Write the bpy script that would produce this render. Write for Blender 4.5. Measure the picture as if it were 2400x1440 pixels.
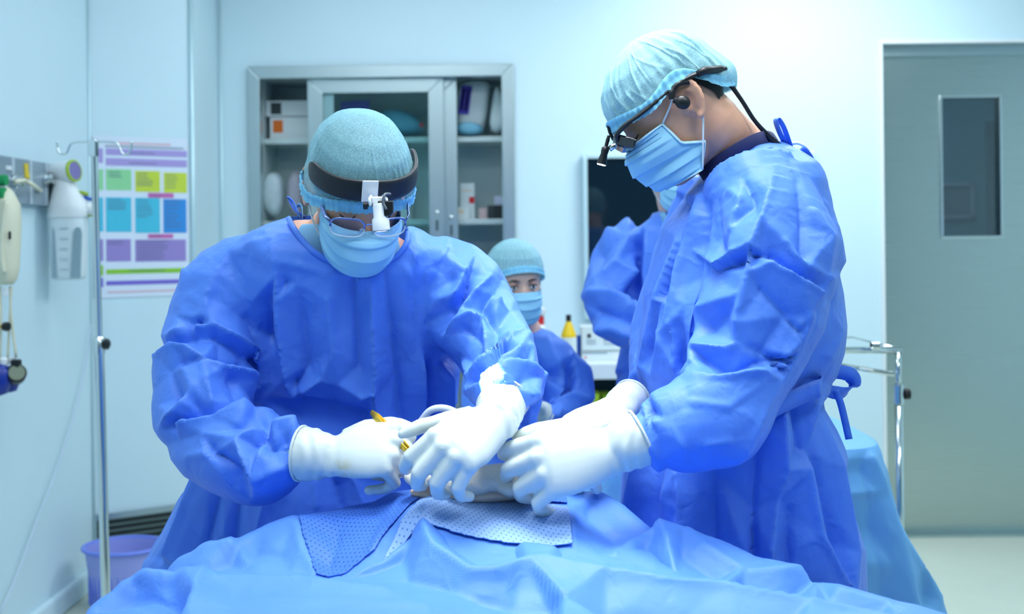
import bpy, bmesh, math, random
import numpy as np
from mathutils import Vector, Matrix, Euler
from mathutils.geometry import delaunay_2d_cdt

for o in list(bpy.data.objects):
    bpy.data.objects.remove(o)
SC = bpy.context.scene
COL = SC.collection
PI = math.pi

# ------------------------------------------------------------------ camera
F = 2600.0                       # focal length in pixels of the 2400x1440 frame
CAM = Vector((0.0, 0.0, 1.40))
ROLL = math.radians(0.65)
cd = bpy.data.cameras.new('camera')
cam = bpy.data.objects.new('camera', cd)
COL.objects.link(cam)
cd.sensor_width = 36.0
cd.lens = 36.0 * F / 2400.0
cd.shift_y = -150.0 / 2400.0
cam.location = CAM
cam.rotation_mode = 'QUATERNION'
cam.rotation_quaternion = (Matrix.Rotation(ROLL, 3, 'Y') @ Matrix.Rotation(PI / 2, 3, 'X')).to_quaternion()
cd.dof.use_dof = True
cd.dof.focus_distance = 1.84
cd.dof.aperture_fstop = 4.0
cd.clip_start = 0.05
SC.camera = cam

# ------------------------------------------------------------------ view, world, lights
SC.view_settings.view_transform = 'Standard'
SC.view_settings.look = 'None'
SC.view_settings.gamma = 1.0
SC.view_settings.use_curve_mapping = False
SC.view_settings.exposure = 0.28

SC.cycles.max_bounces = 7
SC.cycles.diffuse_bounces = 4
SC.cycles.glossy_bounces = 3
SC.cycles.transmission_bounces = 4
SC.cycles.transparent_max_bounces = 10
SC.cycles.caustics_reflective = False
SC.cycles.caustics_refractive = False

W = bpy.data.worlds.new('world')
SC.world = W
W.use_nodes = True
W.node_tree.nodes['Background'].inputs[0].default_value = (0.72, 0.88, 1.0, 1)
W.node_tree.nodes['Background'].inputs[1].default_value = 0.02

def area_light(name, loc, target, sx, sy, power, color=(0.86, 0.95, 1.0), spread=PI):
    l = bpy.data.lights.new(name, 'AREA')
    l.shape = 'RECTANGLE'
    l.size, l.size_y = sx, sy
    l.energy = power
    l.color = color
    l.spread = spread
    o = bpy.data.objects.new(name, l)
    COL.objects.link(o)
    o.location = loc
    d = Vector(target) - Vector(loc)
    o.rotation_euler = d.to_track_quat('-Z', 'Y').to_euler()
    return o

# fluorescent troffers in the ceiling (x, y, power)
CEIL_Z = 2.95
CEIL_LAMPS = [(-0.55, 0.75, 13), (1.05, 0.75, 14), (-0.7, 2.6, 9), (1.15, 2.6, 13), (-0.55, 4.25, 3), (1.3, 4.25, 27)]
for (lx, ly, lp) in CEIL_LAMPS:
    area_light('ceiling_lamp_light', (lx, ly, CEIL_Z - 0.055), (lx, ly, 0), 1.1, 0.5, lp)

# the surgical lamp over the table
lt = area_light('surgical_lamp_light', (0.12, 1.72, 2.29), (0.08, 1.70, 0), 0.6, 0.6, 2.2, (0.97, 0.99, 1.0), math.radians(55))
lt.data.shape = 'DISK'

# ------------------------------------------------------------------ mesh helpers
def at(px, py, d):
    """world point seen at pixel (px, py) of the 2400x1440 frame, d metres in front of the camera"""
    u = (px - 1200.0) / F * d
    v = -(py - 570.0) / F * d
    c, s = math.cos(ROLL), math.sin(ROLL)
    return Vector((u * c + v * s, d, CAM.z - u * s + v * c))

def rot(rx=0, ry=0, rz=0):
    return Euler((math.radians(rx), math.radians(ry), math.radians(rz)), 'XYZ').to_matrix()

class MB:
    """collects simple solids and links them as one mesh object"""
    def __init__(s):
        s.v, s.f = [], []
    def add(s, verts, faces):
        b = len(s.v)
        s.v.extend([tuple(p) for p in verts])
        s.f.extend([tuple(i + b for i in f) for f in faces])
        return s
    def box(s, c, size, R=None):
        hx, hy, hz = size[0] / 2, size[1] / 2, size[2] / 2
        vs = [Vector((x, y, z)) for z in (-hz, hz) for x, y in ((-hx, -hy), (hx, -hy), (hx, hy), (-hx, hy))]
        if R is not None:
            vs = [R @ p for p in vs]
        vs = [p + Vector(c) for p in vs]
        return s.add(vs, [(3, 2, 1, 0), (4, 5, 6, 7), (0, 1, 5, 4), (1, 2, 6, 5), (2, 3, 7, 6), (3, 0, 4, 7)])
    def bar(s, a, b, w, h, up=(0, 0, 1)):
        a, b = Vector(a), Vector(b)
        d = (b - a).normalized()
        x = d.cross(Vector(up)).normalized()
        z = x.cross(d)
        vs = [p + x * sx * w / 2 + z * sz * h / 2 for p in (a, b) for sx, sz in ((-1, -1), (1, -1), (1, 1), (-1, 1))]
        return s.add(vs, [(3, 2, 1, 0), (4, 5, 6, 7), (0, 1, 5, 4), (1, 2, 6, 5), (2, 3, 7, 6), (3, 0, 4, 7)])
    def loft(s, rings, cap0=True, cap1=True):
        n = len(rings[0])
        vs = [p for r in rings for p in r]
        fs = []
        for k in range(len(rings) - 1):
            for i in range(n):
                j = (i + 1) % n
                fs.append((k * n + i, k * n + j, (k + 1) * n + j, (k + 1) * n + i))
        if cap0:
            fs.append(tuple(range(n - 1, -1, -1)))
        if cap1:
            m = (len(rings) - 1) * n
            fs.append(tuple(range(m, m + n)))
        return s.add(vs, fs)
    def tube(s, path, r, n=10, flat=None, ref=None, caps=True, closed=False):
        """round or flattened tube along a path; r is a number or one radius per point"""
        P = [Vector(p) for p in path]
        m = len(P)
        rs = r if isinstance(r, (list, tuple, np.ndarray)) else [r] * m
        x = None
        rings = []
        for k in range(m):
            if closed:
                t = (P[(k + 1) % m] - P[k - 1]).normalized()
            else:
                t = (P[min(k + 1, m - 1)] - P[max(k - 1, 0)]).normalized()
            if ref is not None:
                x = Vector(ref) - t * Vector(ref).dot(t)
            elif x is None:
                x = t.orthogonal()
            else:
                x = x - t * x.dot(t)
            x.normalize()
            y = t.cross(x)
            ra = rs[k]
            rb = ra * flat if flat else ra
            rings.append([P[k] + x * math.cos(a) * ra + y * math.sin(a) * rb for a in [2 * PI * i / n for i in range(n)]])
        if closed:
            rings.append(rings[0])
            return s.loft(rings, False, False)
        return s.loft(rings, caps, caps)
    def lathe(s, prof, c=(0, 0, 0), n=24, R=None):
        """profile of (radius, height) about the local z axis"""
        rings = []
        for (r, h) in prof:
            ring = []
            for i in range(n):
                p = Vector((max(r, 1e-4) * math.cos(2 * PI * i / n), max(r, 1e-4) * math.sin(2 * PI * i / n), h))
                if R is not None:
                    p = R @ p
                ring.append(p + Vector(c))
            rings.append(ring)
        return s.loft(rings, True, True)
    def prism(s, poly, t, M):
        """polygon in local xy extruded by +-t/2 along local z, placed by the 4x4 matrix M"""
        n = len(poly)
        vs = [M @ Vector((x, y, z)) for z in (-t / 2, t / 2) for (x, y) in poly]
        fs = [tuple(range(n - 1, -1, -1)), tuple(range(n, 2 * n))]
        fs += [(i, (i + 1) % n, n + (i + 1) % n, n + i) for i in range(n)]
        return s.add(vs, fs)
    def build(s, name, mat, parent=None, smooth=False, bevel=0, solid=0, subd=0, sharp=None):
        return link(name, s.v, s.f, mat, parent, smooth, bevel, solid, subd, sharp)

def root_of(o):
    while o.parent is not None:
        o = o.parent
    return o

def link(name, verts, faces, mat, parent=None, smooth=False, bevel=0, solid=0, subd=0, sharp=None):
    V = np.array([tuple(p) for p in verts], dtype=float)
    if parent is not None:
        off = np.array(root_of(parent).location)
    else:
        lo, hi = V.min(0), V.max(0)
        off = np.array([(lo[0] + hi[0]) / 2, (lo[1] + hi[1]) / 2, lo[2]])
    me = bpy.data.meshes.new(name)
    me.from_pydata([tuple(p) for p in (V - off)], [], [tuple(f) for f in faces])
    bm = bmesh.new()
    bm.from_mesh(me)
    bmesh.ops.recalc_face_normals(bm, faces=bm.faces)
    bm.to_mesh(me)
    bm.free()
    me.update()
    if mat is not None:
        for m in (mat if isinstance(mat, (list, tuple)) else [mat]):
            me.materials.append(m)
    o = bpy.data.objects.new(name, me)
    COL.objects.link(o)
    if parent is None:
        o.location = off
    else:
        o.parent = parent
    if smooth:
        me.polygons.foreach_set('use_smooth', [True] * len(me.polygons))
        if sharp:
            me.set_sharp_from_angle(angle=math.radians(sharp))
    if solid:
        m = o.modifiers.new('thickness', 'SOLIDIFY'); m.thickness = solid; m.offset = -1
    if bevel:
        m = o.modifiers.new('bevel', 'BEVEL'); m.width = bevel; m.segments = 2; m.limit_method = 'ANGLE'; m.angle_limit = math.radians(40)
    if subd:
        m = o.modifiers.new('subdivision', 'SUBSURF'); m.levels = subd; m.render_levels = subd
    return o

def thing(name, label, cat, loc, group=None):
    o = bpy.data.objects.new(name, None)
    COL.objects.link(o)
    o.empty_display_size = 0.05
    o.location = Vector(loc)
    tag(o, label, cat, group)
    return o

def tag(o, label, cat, group=None):
    o['label'] = label
    o['category'] = cat
    if group:
        o['group'] = group
    return o

def struct(o, label=None):
    o['kind'] = 'structure'
    if label:
        o['label'] = label
    return o

def evaluated(o):
    """vertices and faces of an object after its modifiers"""
    dg = bpy.context.evaluated_depsgraph_get()
    ev = o.evaluated_get(dg)
    me = ev.to_mesh()
    V = np.empty(len(me.vertices) * 3)
    me.vertices.foreach_get('co', V)
    fs = [tuple(p.vertices) for p in me.polygons]
    ev.to_mesh_clear()
    return V.reshape(-1, 3), fs

def fuse(mb, voxel=0.004, smooth=4, factor=0.5):
    """one continuous skin around the overlapping solids of mb"""
    me = bpy.data.meshes.new('fuse')
    me.from_pydata(mb.v, [], mb.f)
    bm = bmesh.new(); bm.from_mesh(me)
    bmesh.ops.recalc_face_normals(bm, faces=bm.faces)
    bm.to_mesh(me); bm.free()
    o = bpy.data.objects.new('fuse', me)
    COL.objects.link(o)
    m = o.modifiers.new('r', 'REMESH'); m.mode = 'VOXEL'; m.voxel_size = voxel; m.adaptivity = 0
    if smooth:
        m = o.modifiers.new('s', 'SMOOTH'); m.iterations = smooth; m.factor = factor
    V, fs = evaluated(o)
    bpy.data.objects.remove(o)
    bpy.data.meshes.remove(me)
    return V, fs

def normals_of(V, fs):
    """area weighted vertex normals"""
    Q = np.array([f if len(f) == 4 else (f[0], f[1], f[2], f[2]) for f in fs])
    n = np.cross(V[Q[:, 2]] - V[Q[:, 0]], V[Q[:, 3]] - V[Q[:, 1]])
    N = np.zeros_like(V)
    for k in range(4):
        np.add.at(N, Q[:, k], n)
    return N / np.maximum(np.linalg.norm(N, axis=1, keepdims=True), 1e-12)

def ease(a, b, x):
    t = np.clip((x - a) / (b - a), 0, 1)
    return t * t * (3 - 2 * t)

def spline(P, m=8):
    """Catmull-Rom through points"""
    P = [np.array(tuple(p), float) for p in P]
    Q = [2 * P[0] - P[1]] + P + [2 * P[-1] - P[-2]]
    out = []
    for i in range(1, len(Q) - 2):
        a, b, c, d = Q[i - 1], Q[i], Q[i + 1], Q[i + 2]
        for k in range(m):
            t = k / m
            out.append(0.5 * (2 * b + (c - a) * t + (2 * a - 5 * b + 4 * c - d) * t * t + (3 * b - a - 3 * c + d) * t ** 3))
    out.append(P[-1])
    return [Vector(p) for p in out]

# ------------------------------------------------------------------ materials
def new_mat(name):
    m = bpy.data.materials.new(name)
    m.use_nodes = True
    nt = m.node_tree
    return m, nt, nt.nodes['Principled BSDF']

def lin(r, g, b):
    f = lambda c: (c / 255 / 12.92) if c / 255 <= 0.04045 else ((c / 255 + 0.055) / 1.055) ** 2.4
    return (f(r), f(g), f(b), 1)

def mat(name, rgb, rough=0.5, metal=0.0, spec=0.5, var=0.06, vscale=6.0, bump=0.0, bscale=200.0, trans=0.0, alpha=1.0, coat=0.0, sub=0.0, emit=0.0, ior=1.45):
    """plain procedural material: base colour with a faint noise variation and optional fine bump"""
    m, nt, b = new_mat(name)
    c = lin(*rgb)
    tc = nt.nodes.new('ShaderNodeTexCoord')
    if var > 0:
        nz = nt.nodes.new('ShaderNodeTexNoise'); nz.inputs['Scale'].default_value = vscale; nz.inputs['Detail'].default_value = 3
        nt.links.new(tc.outputs['Object'], nz.inputs['Vector'])
        mx = nt.nodes.new('ShaderNodeMix'); mx.data_type = 'RGBA'
        mx.inputs['A'].default_value = tuple(min(1, x * (1 - var)) for x in c[:3]) + (1,)
        mx.inputs['B'].default_value = tuple(min(1, x * (1 + var)) for x in c[:3]) + (1,)
        nt.links.new(nz.outputs['Fac'], mx.inputs['Factor'])
        nt.links.new(mx.outputs['Result'], b.inputs['Base Color'])
    else:
        b.inputs['Base Color'].default_value = c
    b.inputs['Roughness'].default_value = rough
    b.inputs['Metallic'].default_value = metal
    b.inputs['Specular IOR Level'].default_value = spec
    b.inputs['Transmission Weight'].default_value = trans
    b.inputs['IOR'].default_value = ior
    b.inputs['Alpha'].default_value = alpha
    b.inputs['Coat Weight'].default_value = coat
    if sub:
        b.inputs['Subsurface Weight'].default_value = sub
        b.inputs['Subsurface Radius'].default_value = (0.02, 0.01, 0.006)
        b.inputs['Subsurface Scale'].default_value = 0.3
    if emit:
        b.inputs['Emission Color'].default_value = c
        b.inputs['Emission Strength'].default_value = emit
    if bump:
        n2 = nt.nodes.new('ShaderNodeTexNoise'); n2.inputs['Scale'].default_value = bscale; n2.inputs['Detail'].default_value = 2
        nt.links.new(tc.outputs['Object'], n2.inputs['Vector'])
        bp = nt.nodes.new('ShaderNodeBump'); bp.inputs['Strength'].default_value = bump; bp.inputs['Distance'].default_value = 0.002
        nt.links.new(n2.outputs['Fac'], bp.inputs['Height'])
        nt.links.new(bp.outputs['Normal'], b.inputs['Normal'])
    return m

def steel(name, rgb=(165, 185, 188), rough=0.28, axis=2, depth=0.25):
    """brushed stainless steel, brush lines along one object axis"""
    m, nt, b = new_mat(name)
    tc = nt.nodes.new('ShaderNodeTexCoord'); mp = nt.nodes.new('ShaderNodeMapping')
    sc = [220.0, 220.0, 220.0]; sc[axis] = 2.0
    mp.inputs['Scale'].default_value = sc
    nz = nt.nodes.new('ShaderNodeTexNoise'); nz.inputs['Scale'].default_value = 1.0; nz.inputs['Detail'].default_value = 2
    nt.links.new(tc.outputs['Object'], mp.inputs['Vector']); nt.links.new(mp.outputs['Vector'], nz.inputs['Vector'])
    b.inputs['Base Color'].default_value = lin(*rgb)
    b.inputs['Metallic'].default_value = 1.0
    mr = nt.nodes.new('ShaderNodeMapRange'); mr.inputs['To Min'].default_value = rough * (1 - depth); mr.inputs['To Max'].default_value = rough * (1 + depth)
    nt.links.new(nz.outputs['Fac'], mr.inputs['Value']); nt.links.new(mr.outputs['Result'], b.inputs['Roughness'])
    bp = nt.nodes.new('ShaderNodeBump'); bp.inputs['Strength'].default_value = 0.006; bp.inputs['Distance'].default_value = 0.001
    nt.links.new(nz.outputs['Fac'], bp.inputs['Height']); nt.links.new(bp.outputs['Normal'], b.inputs['Normal'])
    return m

def fabric(name, rgb, rough=0.48, weave=0.25, scale=1.0, crumple=0.45, translucent=0.12, spec=0.38, dots=None):
    """spun-bond cloth: embossed dot grid, faint crumple relief, a little light through"""
    m, nt, b = new_mat(name)
    N, L = nt.nodes, nt.links
    tc = N.new('ShaderNodeTexCoord')
    c = lin(*rgb)
    mp = N.new('ShaderNodeMapping'); mp.inputs['Rotation'].default_value = (0.3, 0.6, 0.5); mp.inputs['Scale'].default_value = (420 * scale,) * 3
    L.new(tc.outputs['Object'], mp.inputs['Vector'])
    vo = N.new('ShaderNodeTexVoronoi'); vo.inputs['Scale'].default_value = 1.0; vo.inputs['Randomness'].default_value = 0.15
    L.new(mp.outputs['Vector'], vo.inputs['Vector'])
    nz = N.new('ShaderNodeTexNoise'); nz.inputs['Scale'].default_value = 16; nz.inputs['Detail'].default_value = 3
    L.new(tc.outputs['Object'], nz.inputs['Vector'])
    vc = N.new('ShaderNodeTexVoronoi'); vc.inputs['Scale'].default_value = 17; vc.feature = 'DISTANCE_TO_EDGE'
    wp = N.new('ShaderNodeMix'); wp.data_type = 'RGBA'; wp.inputs['Factor'].default_value = 0.09
    L.new(tc.outputs['Object'], wp.inputs['A']); L.new(nz.outputs['Color'], wp.inputs['B'])
    L.new(wp.outputs['Result'], vc.inputs['Vector'])
    cr = N.new('ShaderNodeMapRange'); cr.inputs['From Max'].default_value = 0.22; cr.interpolation_type = 'SMOOTHSTEP'
    L.new(vc.outputs['Distance'], cr.inputs['Value'])
    def times(sock, k, prev=None):
        ma = N.new('ShaderNodeMath'); ma.operation = 'MULTIPLY_ADD'; ma.inputs[1].default_value = k; ma.inputs[2].default_value = 0.0
        L.new(sock, ma.inputs[0])
        if prev is not None:
            L.new(prev, ma.inputs[2])
        return ma.outputs[0]
    hgt = times(vo.outputs['Distance'], 0.0008 * weave)
    hgt = times(nz.outputs['Fac'], 0.006 * crumple, hgt)
    hgt = times(cr.outputs['Result'], -0.003 * crumple * 0.5, hgt)
    b1 = N.new('ShaderNodeBump'); b1.inputs['Strength'].default_value = 1.0; b1.inputs['Distance'].default_value = 1.0
    L.new(hgt, b1.inputs['Height']); L.new(b1.outputs['Normal'], b.inputs['Normal'])
    mx = N.new('ShaderNodeMix'); mx.data_type = 'RGBA'
    mx.inputs['A'].default_value = tuple(x * 0.93 for x in c[:3]) + (1,); mx.inputs['B'].default_value = tuple(min(1, x * 1.06) for x in c[:3]) + (1,)
    L.new(nz.outputs['Fac'], mx.inputs['Factor'])
    L.new(mx.outputs['Result'], b.inputs['Base Color'])
    b.inputs['Roughness'].default_value = rough
    b.inputs['Specular IOR Level'].default_value = spec
    b.inputs['Sheen Weight'].default_value = 0.06
    b.inputs['Sheen Roughness'].default_value = 0.4
    if translucent:
        tr = N.new('ShaderNodeBsdfTranslucent'); ms = N.new('ShaderNodeMixShader')
        L.new(mx.outputs['Result'], tr.inputs['Color']); ms.inputs['Fac'].default_value = translucent
        L.new(b.outputs['BSDF'], ms.inputs[1]); L.new(tr.outputs['BSDF'], ms.inputs[2])
        L.new(ms.outputs['Shader'], N['Material Output'].inputs['Surface'])
    return m

M = {}
M['wall'] = mat('wall paint', (212, 236, 244), 0.42, var=0.015, bump=0.02, bscale=60)
M['ceiling'] = mat('ceiling paint', (235, 244, 246), 0.7, var=0.01)
M['floor'] = mat('vinyl floor', (216, 224, 208), 0.32, var=0.04, vscale=9, bump=0.015, bscale=30)
M['alu'] = mat('satin aluminium', (205, 232, 238), 0.35, metal=0.35, var=0.02)
M['steel'] = steel('brushed steel', (184, 200, 202), 0.34)
M['steel_door'] = steel('brushed steel door', (186, 198, 194), 0.28, axis=0, depth=0.08)
M['steel_in'] = mat('grey cabinet lining', (204, 222, 224), 0.5, metal=0.1)
M['shelf'] = mat('pale steel shelf', (205, 222, 222), 0.35, metal=0.3)
M['chrome'] = mat('chrome', (215, 222, 222), 0.12, metal=1.0, var=0.01)
M['black'] = mat('black plastic', (24, 28, 32), 0.4, var=0.05)
M['leather'] = mat('black leather', (22, 28, 36), 0.42, var=0.1, bump=0.25, bscale=420)
M['white'] = mat('white plastic', (232, 238, 240), 0.35, var=0.02)
M['card'] = mat('white carton', (222, 234, 236), 0.6, var=0.03)
M['gown'] = fabric('blue gown cloth', (92, 146, 248))
M['drape'] = fabric('blue drape cloth', (100, 158, 248), crumple=0.35)
M['drape_light'] = fabric('pale blue drape cloth', (120, 188, 245), crumple=0.15)
M['navy'] = mat('navy scrub cloth', (38, 44, 88), 0.8, bump=0.2, bscale=500)
M['scrub'] = mat('pale blue scrub cloth', (120, 178, 214), 0.8, bump=0.2, bscale=500)
M['skin'] = mat('skin', (222, 168, 140), 0.45, var=0.05, vscale=40, bump=0.06, bscale=300, sub=0.15)
M['skin_light'] = mat('fair skin', (226, 184, 164), 0.45, var=0.04, vscale=40, bump=0.04, bscale=300, sub=0.15)
M['hair'] = mat('black hair', (22, 20, 20), 0.5, var=0.2, vscale=200)
M['mask'] = fabric('pale blue mask cloth', (160, 220, 248), weave=0.12, crumple=0.06, translucent=0.1, rough=0.7, spec=0.2)
M['glove'] = mat('latex glove', (212, 222, 218), 0.38, var=0.04, vscale=30, bump=0.05, bscale=120)
M['elastic'] = mat('white elastic', (225, 236, 240), 0.7)
# ================================================================== the room
XL, YB, XR, YF = -1.75, 5.2, 3.3, -2.6      # left wall, back wall, right wall, wall behind the camera
CH0 = Vector((XL, 4.60, 0)); CH1 = Vector((-1.385, 4.82, 0)); CH2 = Vector((-1.362, YB, 0))

def hit(px, py, p0, n):
    """point where the line of sight of a pixel meets a plane"""
    d = at(px, py, 1.0) - CAM
    n = Vector(n)
    return CAM + d * ((Vector(p0) - CAM).dot(n) / d.dot(n))

def lw(px, py, out=0.0):
    return hit(px, py, (XL + out, 0, 0), (1, 0, 0))
CHN = Vector((CH1.y - CH0.y, -(CH1.x - CH0.x), 0)).normalized()      # chamfer normal, into the room
if CHN.y > 0:
    CHN = -CHN
def cw(px, py, out=0.0):
    return hit(px, py, CH0 + CHN * out, CHN)

m = MB(); m.box(((XL + XR) / 2, (YF + 8) / 2, -0.05), (XR - XL + 0.6, 8 - YF + 0.4, 0.1))
struct(m.build('floor', M['floor']), 'pale cream vinyl floor')
m = MB(); m.box(((XL + XR) / 2, (YF + 8) / 2, CEIL_Z + 0.05), (XR - XL + 0.6, 8 - YF + 0.4, 0.1))
struct(m.build('ceiling', M['ceiling']), 'white ceiling')
m = MB(); m.box((XL - 0.06, (YF + CH0.y) / 2 + 0.03, CEIL_Z / 2), (0.12, CH0.y - YF + 0.06, CEIL_Z))
struct(m.build('wall_left', M['wall']), 'pale cyan left wall panels')
def wall_strip(a, b, z0, z1, t=0.08):
    d = (b - a).normalized(); n = Vector((d.y, -d.x, 0))
    if n.y > 0 or (abs(n.y) < 0.2 and n.x < 0):
        n = -n
    q = [a, b, b - n * t, a - n * t]
    return MB().add([Vector((p.x, p.y, z)) for z in (z0, z1) for p in q], [(3, 2, 1, 0), (4, 5, 6, 7), (0, 1, 5, 4), (1, 2, 6, 5), (2, 3, 7, 6), (3, 0, 4, 7)])
struct(wall_strip(CH0, CH1, 0, CEIL_Z).build('wall_corner', M['wall']), 'pale cyan slanted corner wall with the poster')
m = MB(); m.box(((CH1.x + CH2.x) / 2 - 0.05, (CH1.y + CH2.y) / 2, CEIL_Z / 2), (0.1, CH2.y - CH1.y, CEIL_Z))
struct(m.build('wall_corner_return', M['wall']), 'narrow pale cyan wall return')

# back wall with the cabinet opening and the door opening
CX0, CX1 = at(590, 400, YB).x, at(1204, 400, YB).x
CZ0, CZ1 = 0.55, at(900, 158, YB).z
DX0, DX1 = at(2072, 600, YB).x, at(2072, 600, YB).x + 1.25
DZ1 = at(2200, 103, YB).z
m = MB()
def wbox(x0, x1, z0, z1):
    m.box(((x0 + x1) / 2, YB + 0.06, (z0 + z1) / 2), (x1 - x0, 0.12, z1 - z0))
wbox(CH2.x - 0.3, CX0, 0, CEIL_Z); wbox(CX0, CX1, CZ1, CEIL_Z); wbox(CX0, CX1, 0, CZ0)
wbox(CX1, DX0, 0, CEIL_Z); wbox(DX0, DX1, DZ1, CEIL_Z); wbox(DX1, XR, 0, CEIL_Z)
struct(m.build('wall_back', M['wall']), 'pale cyan back wall')
m = MB(); m.box((XR + 0.06, (YF + YB) / 2, CEIL_Z / 2), (0.12, YB - YF + 0.3, CEIL_Z))
struct(m.build('wall_right', M['wall']))
m = MB(); m.box(((XL + XR) / 2, YF - 0.06, CEIL_Z / 2), (XR - XL + 0.3, 0.12, CEIL_Z))
struct(m.build('wall_front', mat('dim blue grey wall', (128, 150, 162), 0.7)))  # unseen wall, toned darker than the others to cut bounce light

# panel joint strips and the coved skirting
for n_, (p, w) in enumerate([(CH0 + Vector((0.004, -0.004, 0)), 0.012), (CH1 + Vector((0.002, -0.004, 0)), 0.022), (CH2 + Vector((0.006, -0.004, 0)), 0.012)]):
    m = MB(); m.lathe([(w / 2, 0.0), (w / 2, CEIL_Z)], p, 12)
    struct(m.build('trim_%d' % (n_ + 1), M['alu'], smooth=True), 'pale metal joint strip in the wall corner')
m = MB(); m.bar((XL + 0.012, YF, 0.045), (XL + 0.012, CH0.y - 0.02, 0.045), 0.03, 0.09)
struct(m.build('baseboard_left', M['wall'], bevel=0.012), 'pale coved skirting along the left wall')
m = MB(); m.box(((CX1 + DX0) / 2, YB - 0.01, 0.04), (DX0 - CX1 - 0.02, 0.02, 0.08))
struct(m.build('baseboard_back', M['wall'], bevel=0.005))

# return-air grille in the corner wall
g0, g1 = cw(222, 1208, 0.006), cw(430, 1180, 0.006)
gd = (CH1 - CH0).normalized()
gr = thing('air_grille', 'dark louvred return-air grille low on the slanted corner wall', 'air vent', (0.5 * (g0.x + g1.x), 0.5 * (g0.y + g1.y), 0.10))
M['louvre'] = mat('dark grey louvre', (84, 104, 104), 0.4, metal=0.5)
gz1, gz0 = cw(300, 1200).z, cw(300, 1262).z - 0.05
m = MB(); m.bar((g0.x, g0.y, gz1 - 0.008), (g1.x, g1.y, gz1 - 0.008), 0.012, 0.022); m.bar((g0.x, g0.y, gz0), (g1.x, g1.y, gz0), 0.012, 0.02)
for p in (g0, g1):
    m.box((p.x, p.y, (gz0 + gz1) / 2), (0.02, 0.014, gz1 - gz0))
m.build('grille_frame', M['steel'], gr)
m = MB(); b_ = CHN * -0.004; m.bar(Vector((g0.x, g0.y, (gz0 + gz1) / 2)) + b_, Vector((g1.x, g1.y, (gz0 + gz1) / 2)) + b_, 0.004, gz1 - gz0 - 0.02)
m.build('grille_backing', M['black'], gr)
for k in range(6):
    z = gz0 + 0.016 + (gz1 - gz0 - 0.036) * k / 5
    m = MB(); m.bar((g0.x, g0.y, z), (g1.x, g1.y, z), 0.014, 0.008, up=(CHN.x, CHN.y, 1.2))
    m.build('louvre', M['louvre'], gr)

# ---- stainless door with a view window
dr = bpy.data.objects.new('door_1', None); COL.objects.link(dr); dr.location = ((DX0 + DX1) / 2, YB + 0.06, 0)
struct(dr, 'brushed stainless steel door with a tall narrow view window')
wz1, wz0 = at(2285, 226, YB).z, at(2285, 553, YB).z
wx0, wx1 = at(2219, 400, YB).x, at(2354, 400, YB).x
yd = YB + 0.055
m = MB()
def dbox(x0, x1, z0, z1):
    m.box(((x0 + x1) / 2, yd + 0.02, (z0 + z1) / 2), (x1 - x0, 0.04, z1 - z0))
dz1 = DZ1 - 0.05
dbox(DX0 + 0.006, wx0, 0.012, dz1); dbox(wx1, DX1 - 0.006, 0.012, dz1); dbox(wx0, wx1, wz1, dz1); dbox(wx0, wx1, 0.012, wz0)
m.build('door_leaf', M['steel_door'], dr)
m = MB(); fw = 0.012
m.box(((wx0 + wx1) / 2, yd - 0.003, wz1 + fw / 2), (wx1 - wx0 + 2 * fw, 0.014, fw)); m.box(((wx0 + wx1) / 2, yd - 0.003, wz0 - fw / 2), (wx1 - wx0 + 2 * fw, 0.014, fw))
m.box((wx0 - fw / 2, yd - 0.003, (wz0 + wz1) / 2), (fw, 0.014, wz1 - wz0)); m.box((wx1 + fw / 2, yd - 0.003, (wz0 + wz1) / 2), (fw, 0.014, wz1 - wz0))
m.build('window_frame', M['chrome'], dr, bevel=0.003)
def glass(name, tint, gloss=0.12, rough=0.03):
    mt, nt, b = new_mat(name)
    tr = nt.nodes.new('ShaderNodeBsdfTransparent'); tr.inputs['Color'].default_value = tint
    gl = nt.nodes.new('ShaderNodeBsdfGlossy'); gl.inputs['Roughness'].default_value = rough
    lw_ = nt.nodes.new('ShaderNodeLayerWeight'); lw_.inputs['Blend'].default_value = 0.5
    pw = nt.nodes.new('ShaderNodeMath'); pw.operation = 'POWER'; pw.inputs[1].default_value = 4.0
    fr = nt.nodes.new('ShaderNodeMath'); fr.operation = 'MULTIPLY'; fr.inputs[1].default_value = 0.6
    nt.links.new(lw_.outputs['Facing'], pw.inputs[0]); nt.links.new(pw.outputs[0], fr.inputs[0])
    ad = nt.nodes.new('ShaderNodeMath'); ad.operation = 'ADD'; ad.inputs[1].default_value = gloss
    ms = nt.nodes.new('ShaderNodeMixShader')
    nt.links.new(fr.outputs[0], ad.inputs[0]); nt.links.new(ad.outputs[0], ms.inputs['Fac'])
    nt.links.new(tr.outputs[0], ms.inputs[1]); nt.links.new(gl.outputs[0], ms.inputs[2])
    nt.links.new(ms.outputs[0], nt.nodes['Material Output'].inputs['Surface'])
    nt.nodes.remove(b)
    return mt
M['glass'] = glass('door glass', (0.62, 0.78, 0.84, 1), 0.10)
M['glass_cab'] = glass('cabinet glass', (0.90, 0.97, 0.97, 1), 0.04)
m = MB(); m.box(((wx0 + wx1) / 2, yd + 0.02, (wz0 + wz1) / 2), (wx1 - wx0, 0.006, wz1 - wz0)); m.build('window_pane', M['glass'], dr)
m = MB(); m.box(((DX0 + DX1) / 2, yd + 0.005, DZ1 - 0.025), (DX1 - DX0, 0.05, 0.05)); m.build('door_head', M['steel'], dr)
m = MB(); m.box(((DX0 + DX1) / 2, YB + 0.05, 0.006), (DX1 - DX0, 0.14, 0.012)); m.build('threshold', M['steel'], dr)
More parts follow.
